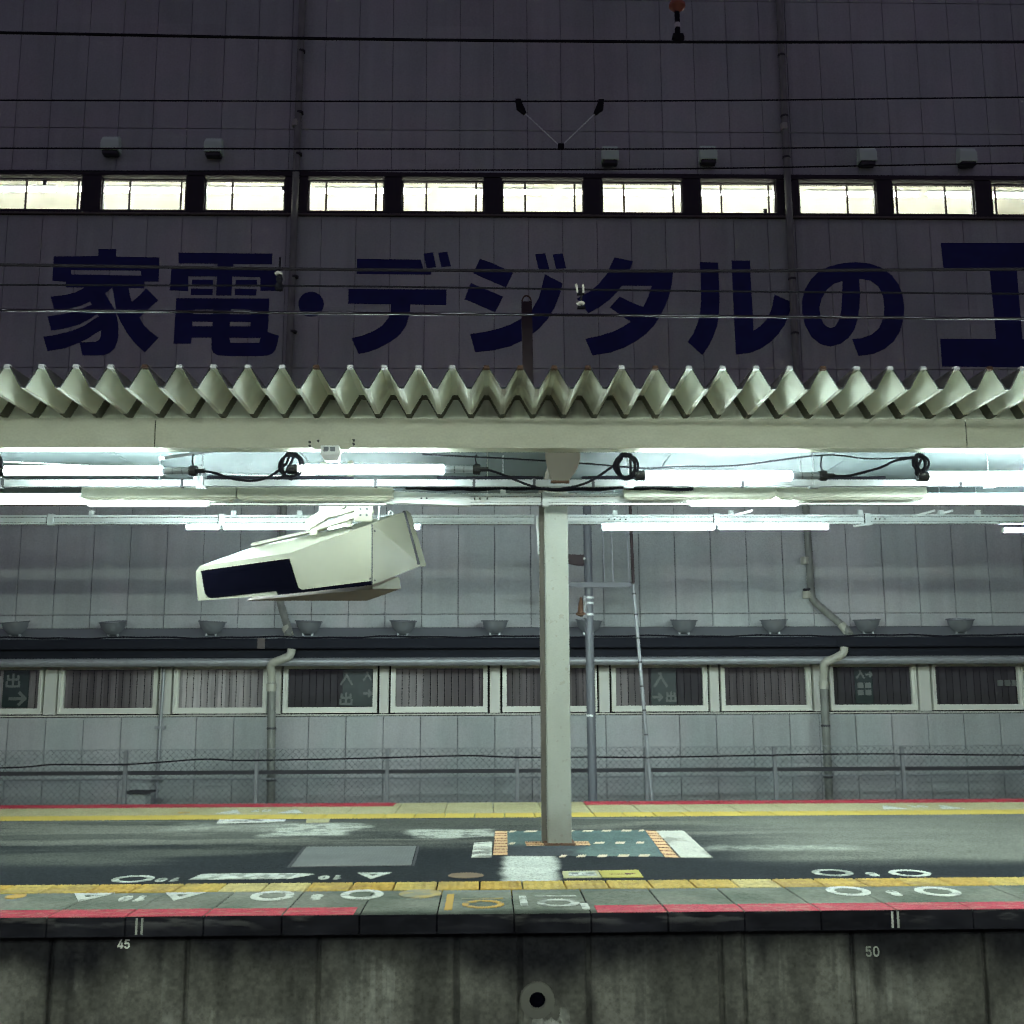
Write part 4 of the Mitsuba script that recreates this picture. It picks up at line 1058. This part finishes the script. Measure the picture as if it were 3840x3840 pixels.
reflector(-3.76, -2.335, 'long beige reflector lamp left of the monitor box')
reflector(-2.325, -0.88, 'beige reflector lamp directly above the monitor box')
reflector(1.28, 2.705, 'beige reflector lamp just right of the column')
reflector(2.715, 4.14, 'beige reflector lamp at the right, ending beside the bright tube')


def tube_lamp(x0, x1, y, z, r, label, group):
    t = thing('tube_lamp', label, 'lamp', group)
    obj('tube', rod((x0 + 0.03, y, z), (x1 - 0.03, y, z), r, 12), 'lamp_glass', t, emit=TUBE3 if y > 11 else LAMP, smooth=30)
    for a, b in ((x0, x0 + 0.03), (x1 - 0.03, x1)):
        obj('holder', box(a + 0.006, b - 0.006, y - 0.02, y + 0.02, z - 0.02, z + 0.03), 'white_steel', t)


G1, G2 = 'bare tubes along the front raceway', 'tubes under the rear raceway'
tube_lamp(-4.95, -3.78, 10.17, 3.21, 0.017, 'bare tube on the front raceway at the far left', G1)
tube_lamp(-3.74, -2.60, 10.22, 3.168, 0.02, 'thin strip of light under the left reflector lamp', G1)
tube_lamp(1.9, 2.95, 10.22, 3.168, 0.02, 'thin strip of light under the reflector lamp right of the column', G1)
tube_lamp(4.16, 5.4, 10.15, 3.23, 0.03, 'thick bright tube at the right end of the front raceway', G1)
tube_lamp(-3.21, -2.825, 11.62, 3.158, 0.022, 'short lit tube left of the monitor box under the rear raceway', G2)
tube_lamp(-2.815, -1.72, 11.62, 3.158, 0.022, 'lit tube that runs behind the top of the monitor box', G2)
tube_lamp(-1.71, -0.70, 11.62, 3.158, 0.024, 'tube of which only the round end shows right of the monitor box', G2)
tube_lamp(1.21, 2.455, 11.62, 3.155, 0.028, 'lit tube under the rear raceway just right of the column', G2)
tube_lamp(2.465, 3.68, 11.62, 3.155, 0.028, 'lit tube under the rear raceway, second right of the column', G2)
tube_lamp(5.55, 6.75, 11.62, 3.12, 0.028, 'lit tube under the rear raceway at the right edge', G2)

# ------------------------------------------------------------------ hanging monitor box
MB = thing('monitor_box', 'beige hooded monitor box hanging aslant under the roof left of the column', 'monitor')


def fy(x):
    return 10.75 - 0.483 * (x + 2.808)


front = [(-2.851, 2.591), (-2.808, 2.648), (-1.854, 2.717), (-1.047, 2.934), (-1.038, 2.374), (-1.966, 2.327), (-2.0, 2.325), (-2.817, 2.309)]
back = [(-2.46, 11.05, 2.80), (-2.405, 11.1, 2.868), (-1.60, 10.9, 3.02), (-0.789, 10.7, 3.18), (-0.64, 10.7, 2.642), (-1.70, 10.95, 2.46), (-1.8, 10.97, 2.45), (-2.45, 11.1, 2.42)]
fp = Polygon(front)
v = [(x, fy(x), z) for x, z in front] + back
n = len(front)
fv, ff = trimesh.creation.triangulate_polygon(fp, engine='earcut')
idx = [int(np.argmin(np.hypot(fv[:, 0][i] - np.array(front)[:, 0], fv[:, 1][i] - np.array(front)[:, 1]))) for i in range(len(fv))]
tri = [[idx[a] for a in f] for f in ff]
faces = tri + [[a + n for a in f[::-1]] for f in tri]
for i in range(n):
    j = (i + 1) % n
    faces += [[i, j, j + n], [i, j + n, i + n]]
m = trimesh.Trimesh(np.array(v), np.array(faces), process=True)
trimesh.repair.fix_normals(m)
obj('housing', m, 'cabinet_cream', MB)


def plate(pts, d0, d1):
    """flat plate on the slanted front, from d0 to d1 metres before it"""
    s = Polygon(pts).buffer(0)
    ms = ext_y(s, -d1, -d0)
    w = ms.vertices
    ms.vertices = np.stack([w[:, 0], fy(w[:, 0]) + w[:, 1], w[:, 2]], 1)
    return ms


obj('screen', plate([(-2.793, 2.599), (-1.857, 2.662), (-1.769, 2.418), (-1.755, 2.385), (-1.728, 2.366), (-1.690, 2.364), (-1.037, 2.411), (-1.036, 2.373), (-1.964, 2.326), (-1.983, 2.364), (-2.66, 2.327), (-2.70, 2.335), (-2.738, 2.377)], 0.002, 0.007), 'screen_black', MB)
obj('seam', cat([obox((-1.047, fy(-1.047) - 0.003, 2.93), (-1.038, fy(-1.038) - 0.003, 2.378), 0.008, 0.008)]), 'joint_dark', MB)
obj('rear_seam', obox((-0.815, 10.62, 3.17), (-0.666, 10.62, 2.645), 0.008, 0.03), 'joint_dark', MB)
obj('back_cover', hull([(-0.80, 10.68, 3.19), (-0.76, 10.80, 3.175), (-0.64, 10.68, 2.63), (-0.60, 10.8, 2.65), (-0.80, 10.9, 3.2), (-0.64, 10.9, 2.65)]), 'cabinet_cream', MB)
for x, z in ((-1.027, 2.87), (-1.056, 2.43), (-1.02, 2.42)):
    obj('screw', rod((x, fy(x) - 0.012 if x < -1.04 else 9.93, z), (x, fy(x) + 0.01 if x < -1.04 else 9.97, z), 0.009, 8), 'joint_dark', MB)
obj('lower_box', hull([(-2.487, 11.4, 2.362), (-1.121, 10.72, 2.414), (-0.889, 11.0, 2.564), (-0.875, 11.0, 2.442), (-1.258, 11.5, 2.365), (-2.3, 11.5, 2.5), (-1.2, 11.6, 2.66), (-1.1, 10.8, 2.55), (-2.3, 11.4, 2.45)]), 'cabinet_brown', MB)
obj('lower_end', hull([(-1.119, 10.70, 2.418), (-0.885, 10.995, 2.568), (-0.868, 10.995, 2.44), (-1.119, 10.71, 2.43), (-0.88, 11.02, 2.55), (-0.87, 11.02, 2.45)]), 'cabinet_cream', MB)
br = obj('bracket', cat([obox((-1.68, 10.62, 2.99), (-1.10, 10.45, 3.15), 0.06, 0.05), obox((-1.68, 10.62, 3.08), (-1.10, 10.45, 3.21), 0.05, 0.04), box(-1.72, -1.65, 10.58, 10.66, 2.93, 3.12), box(-1.64, -1.57, 10.6, 10.68, 3.08, 3.65), box(-1.36, -1.31, 10.52, 10.58, 3.0, 3.65),
                         obox((-1.75, 10.6, 3.02), (-1.4, 10.55, 3.24), 0.05, 0.1)]), 'cabinet_cream', MB)
obj('bracket_plate', box(-1.27, -1.10, 10.38, 10.42, 3.03, 3.205, 0.006), 'cabinet_cream', MB)
for x, z in ((-1.21, 3.15), (-1.15, 3.15), (-1.21, 3.09), (-1.15, 3.09)):
    obj('bolt', rod((x, 10.37, z), (x, 10.39, z), 0.011, 8), 'joint_dark', MB)
obj('shackle', tube([(-0.93 + 0.02 * math.cos(a), 10.45, 3.115 + 0.025 * math.sin(a)) for a in np.linspace(-0.6, 3.8, 10)], 0.006, 6), 'white_steel', MB)
obj('eye_rod', rod((-1.04, 10.4, 3.05), (-1.03, 10.4, 3.23), 0.01, 8), 'galvanised', MB)
obj('arm_rail', obox((-2.38, 11.1, 2.90), (-1.6, 10.75, 3.02), 0.05, 0.03), 'cabinet_cream', MB)

# thin cables slung under the roof
for lab, pts, m_ in (('pale thin cable slanting under the roof above the left tube lamp', [(-4.2, 9.4, 3.40), (-3.2, 9.9, 3.45), (-2.2, 10.4, 3.48), (-1.4, 10.1, 3.45), (-1.3, 9.2, 3.40)], 'white_steel'),
                     ('dark thin cable slanting across the column head', [(-0.55, 9.1, 3.40), (0.2, 9.2, 3.385), (0.9, 9.3, 3.36), (1.35, 9.4, 3.345), (1.7, 9.4, 3.36), (2.2, 9.4, 3.37), (2.86, 9.12, 3.40), (3.3, 9.2, 3.385), (3.7, 9.15, 3.395)], 'wire_dark')):
    tag(obj('slung_cable', tube(curve(pts, 50), 0.0065, 6), m_, smooth=True), lab, 'cable')

# small white camera housing under the beam
t = thing('small_camera', 'small white boxed camera bolted under the beam above the monitor box', 'camera')
obj('mount_plate', box(-1.43, -1.13, 8.858, 8.870, 3.39, 3.488, 0.003), 'cream_paint', t)
obj('housing', hull([(-1.36, 8.80, 3.41), (-1.21, 8.80, 3.41), (-1.36, 8.80, 3.335), (-1.20, 8.80, 3.335), (-1.36, 8.95, 3.403), (-1.21, 8.95, 3.403), (-1.33, 8.95, 3.30), (-1.22, 8.95, 3.30), (-1.33, 8.82, 3.285), (-1.22, 8.82, 3.285)]), 'white_steel', t)
for x in (-1.315, -1.262):
    obj('lens_window', box(x - 0.02, x + 0.02, 8.792, 8.801, 3.36, 3.395), 'sleeve_grey', t)
for x, z in ((-1.46, 3.45), (-1.46, 3.42), (-1.10, 3.465), (-1.10, 3.435), (-1.39, 3.46)):
    obj('bolt', rod((x, 8.85, z), (x, 8.872, z), 0.01, 8), 'joint_dark', t)

# ------------------------------------------------------------------ on the roof
t = thing('steel_post', 'short dark brown steel post with a ring on top, rising behind the roof', 'post')
obj('shaft', obox((0.40, 10.7, 5.33), (0.42, 10.7, 3.84), 0.105, 0.10, up=(0, 1, 0)), 'post_brown', t)
obj('ring', tube([(0.40 + 0.045 * math.cos(a), 10.68, 5.34 + 0.06 * math.sin(a)) for a in np.linspace(0, math.pi, 14)], 0.008, 6), 'rust', t)
t = thing('roof_bracket', 'small dark bracket with a bent rod lying on the zigzag roof', 'bracket')
obj('foot', box(1.27, 1.34, 9.3, 9.4, 3.84, 4.02), 'post_brown', t)
obj('rod', tube(curve([(1.28, 9.35, 4.02), (1.36, 9.35, 4.04), (1.5, 9.35, 4.03), (1.75, 9.35, 3.98), (2.3, 9.35, 3.965)], 20), 0.012, 6), 'wire_dark', t)
obj('clip', box(1.42, 1.50, 9.32, 9.38, 4.0, 4.06), 'post_brown', t)

# ------------------------------------------------------------------ overhead wires
WIRES = [('thick dark feeder wire highest across the picture', 0.0088, 'wire_dark', [(-2.87, 5.26), (-0.86, 5.24), (1.17, 5.24), (3.23, 5.26)]),
         ('dark wire that carries the two arms of the wire hanger', 0.0046, 'wire_dark', [(-2.84, 4.83), (-0.86, 4.84), (1.16, 4.86), (3.2, 4.90)]),
         ('dark wire crossing the vent hoods at the foot of the wire hanger', 0.0046, 'wire_dark', [(-2.82, 4.53), (-0.85, 4.54), (1.15, 4.555), (3.18, 4.59)]),
         ('dark wire just above the lit windows', 0.0046, 'wire_dark', [(-2.81, 4.385), (-0.85, 4.405), (1.14, 4.43), (3.17, 4.48)]),
         ('grey wire through the top of the navy lettering', 0.009, 'grey_wire', [(-2.77, 3.82), (-0.83, 3.80), (1.13, 3.80), (3.11, 3.82)]),
         ('thin dark wire through the middle of the navy lettering', 0.0055, 'wire_dark', [(-2.76, 3.70), (-0.83, 3.70), (1.12, 3.68), (3.10, 3.67)]),
         ('lowest wire through the lettering, with bright glints on its underside', 0.008, 'contact_wire', [(-2.75, 3.552), (-0.83, 3.54), (1.12, 3.53), (3.09, 3.52)])]
for lab, r, m_, p in WIRES:
    s0 = (p[1][1] - p[0][1]) / (p[1][0] - p[0][0])
    s1 = (p[3][1] - p[2][1]) / (p[3][0] - p[2][0])
    q = [(-22, 6.0, p[0][1] - s0 * 3 + 0.15), (-9, 6.0, p[0][1] - s0 * 6.2)] + [(x, 6.0, z) for x, z in p] + [(9, 6.0, p[3][1] + s1 * 5.8), (22, 6.0, p[3][1] + s1 * 3 + 0.15)]
    tag(obj('overhead_wire', tube(curve(q, 90), r, 10), m_, smooth=True), lab, 'wire', 'overhead wires')
t = thing('wire_hanger', 'thin V-shaped hanger between two overhead wires left of a vent hood', 'hanger')
for x0, s in ((0.185, 1), (0.672, -1)):
    obj('clamp', hull([(x0 + s * a, 6.0 + b, z) for a, z in ((-0.018, 4.86), (0.012, 4.86), (0.016, 4.79), (-0.012, 4.80), (0.03, 4.765), (0.045, 4.775)) for b in (-0.012, 0.012)]), 'wire_dark', t)
    obj('arm', rod((x0 + s * 0.04, 6.0, 4.77), (0.43 - s * 0.012, 6.0, 4.575), 0.0027, 6), 'white_steel', t)
obj('foot', box(0.415, 0.45, 5.99, 6.01, 4.55, 4.58), 'wire_dark', t)


def insulator(x, zs, label, red=False):
    t = thing('insulator', label, 'insulator')
    obj('disc', lathe([(0, zs - 0.012), (0.018, zs - 0.008), (0.024, zs), (0.018, zs + 0.008), (0, zs + 0.012)], 14), 'porcelain_white', t, smooth=40, to_world=T().translate([x, 6.0, 0]))
    return t


t = insulator(-1.19, 3.775, 'dark hanging insulator with one white disc beside the second character')
obj('body', lathe([(0, -0.05), (0.022, -0.045), (0.026, -0.02), (0.014, 0.0), (0.02, 0.02), (0.012, 0.05), (0.006, 0.07), (0.006, 0.15), (0, 0.155)], 14), 'wire_dark', t, smooth=40, to_world=T().translate([-1.185, 6.0, 3.72]))
t = insulator(0.535, 3.603, 'small clamp with white fittings on the middle wire left of the seventh character')
obj('clamp', cat([box(0.515, 0.555, 5.985, 6.015, 3.655, 3.69), rod((0.538, 6.0, 3.57), (0.538, 6.0, 3.66), 0.006, 8), box(0.515, 0.56, 5.985, 6.015, 3.572, 3.582)]), 'wire_dark', t)
for s in (-1, 1):
    obj('fitting', rod((0.533 + s * 0.017, 5.985, 3.66), (0.528 + s * 0.019, 5.985, 3.71), 0.006, 8), 'porcelain_white', t, smooth=30)
t = thing('insulator', 'red-brown insulator on a dark rod with a white band, cut by the top edge', 'insulator')
obj('shed', lathe([(0.012, -0.02), (0.03, 0.0), (0.05, 0.02), (0.05, 0.035), (0.026, 0.06), (0.05, 0.09), (0.05, 0.105), (0.026, 0.13), (0.012, 0.25)], 18), 'porcelain_red', t, smooth=40, to_world=T().translate([1.142, 6.0, 5.45]))
obj('stem', cat([rod((1.14, 6.0, 5.28), (1.14, 6.0, 6.1), 0.016, 10), hull([(1.14 + a, 6.0 + b, z) for a, z in ((-0.035, 5.262), (0.04, 5.262), (0.03, 5.29), (-0.03, 5.29), (0.008, 5.235)) for b in (-0.012, 0.012)])]), 'wire_dark', t)
obj('band', rod((1.14, 6.0, 5.332), (1.14, 6.0, 5.363), 0.0165, 10), 'porcelain_white', t)

# ------------------------------------------------------------------ behind the platform: fence, pole, stay
FN = thing('wire_fence', 'low chain-link fence with pale posts in front of the store wall', 'fence')
for k in range(-5, 7):
    x = 0.45 + 1.97 * k
    obj('post', box(x - 0.028, x + 0.028, 17.09, 17.145, -1.05, 0.585, 0.004), 'post_grey', FN)
obj('rail', box(-11, 13, 17.15, 17.185, 0.217, 0.275), 'joint_dark', FN)
obj('thin_rail', rod((-11, 17.24, 0.145), (13, 17.24, 0.145), 0.012, 6), 'galvanised', FN)
obj('top_wire', rod((-11, 17.2, 0.59), (13, 17.2, 0.59), 0.005, 6), 'galvanised', FN)
vs, fs, c = [], [], 0
H = 1.6
for k in range(int((24 + H) / 0.095)):
    for s in (1, -1):
        xa = -11 - H + k * 0.095 if s > 0 else -11 + k * 0.095
        p0, p1 = (xa, -1.01), (xa + s * H, 0.59)
        y = 17.20 + 0.004 * s
        o = 0.0042
        ring4 = []
        for x, z in (p0, p1):
            ring4 += [(x - o, y, z), (x, y - o, z), (x + o, y, z), (x, y + o, z)]
        vs += ring4
        for j in range(4):
            a, b = c + j, c + (j + 1) % 4
            fs += [(a, b, b + 4), (a, b + 4, a + 4)]
        c += 8
mesh_key = obj('chain_mesh', trimesh.Trimesh(np.array(vs), np.array(fs), process=False), 'mesh_wire', FN)
labels[mesh_key] = {'label': 'diamond wire mesh of the fence', 'kind': 'stuff'}
pts = [(-11, 0.32), (-7.37, 0.358), (-6.5, 0.405), (-5.45, 0.40), (-4.3, 0.47), (-3.7, 0.45), (-2.2, 0.465), (-0.4, 0.50), (0.4, 0.475), (1.5, 0.47), (2.8, 0.465), (5.6, 0.495), (8.2, 0.465), (12, 0.47)]
tag(obj('fence_cable', tube(curve([(x, 17.06, z - 0.02) for x, z in pts], 100), 0.012, 6), 'wire_dark', smooth=True), 'black cable sagging along the front of the fence', 'cable')
t = thing('concrete_block', 'small pale concrete block at the foot of the wall behind the left fence', 'block')
obj('body', box(-5.52, -5.26, 17.5, 17.8, -1.08, -0.09, 0.01), 'wall_paint', t)
obj('lid', box(-5.58, -5.20, 17.45, 17.85, -0.088, -0.055, 0.004), 'joint_dark', t)

UP = thing('utility_pole', 'grey steel utility pole standing behind the platform right of the column', 'pole')
obj('shaft', tube([(1.53, 16.4, -1.1), (1.505, 16.4, 5.2)], [0.068, 0.062], 16), 'pole_grey', UP, smooth=30)
for z in (2.80, 2.72, 2.55, 1.07):
    obj('band', rod((1.515, 16.4, z), (1.515, 16.4, z + 0.03), 0.0705 if z > 2 else 0.069, 16), 'white_steel', UP, smooth=30)
obj('arm', cat([box(1.0, 2.16, 16.30, 16.345, 2.99, 3.012), box(1.0, 2.16, 16.30, 16.31, 2.965, 3.04)]), 'pole_grey', UP)
for x in (1.88, 2.12, 1.75):
    obj('drop_rod', rod((x, 16.32, 3.02), (x - 0.03, 16.32, 4.4), 0.013, 8), 'galvanised', UP)
obj('stub_arm', hull([(x, Y, Z) for x, Z in ((0.95, 3.47), (0.95, 3.39), (1.45, 3.46), (1.45, 3.30), (1.35, 3.30)) for Y in (16.36, 16.44)]), 'post_brown', UP)
obj('stub_bolt', rod((1.452, 16.33, 3.40), (1.452, 16.37, 3.40), 0.016, 8), 'white_steel', UP)
obj('rusty_insulator', lathe([(0, -0.02), (0.07, 0.0), (0.085, 0.03), (0.05, 0.05), (0.045, 0.12), (0.03, 0.2), (0.012, 0.27), (0, 0.28)], 16), 'rust', UP, smooth=40, to_world=T().translate([1.395, 16.38, 2.55]))
obj('insulator_clamp', box(1.425, 1.475, 16.33, 16.46, 2.50, 2.84), 'black_plastic', UP)

t = thing('stay_rod', 'pale slanting stay rod with dark bands right of the utility pole', 'stay')
pa, pb = np.array([2.16, 16.2, 2.99]), np.array([2.42, 16.2, -1.1])
obj('rod', rod(pa, pb, 0.027, 10), 'galvanised', t, smooth=30)
obj('upper_rod', rod((2.13, 16.2, 4.6), pa + (0, 0, 0.02), 0.024, 10), 'post_brown', t, smooth=30)
for f in (0.03, 0.105, 0.19, 0.275, 0.36, 0.445, 0.53, 0.61):
    q = pa + (pb - pa) * f
    d_ = (pb - pa) / np.linalg.norm(pb - pa)
    obj('band', rod(q, q + d_ * 0.022, 0.03, 10), 'joint_dark', t, smooth=30)
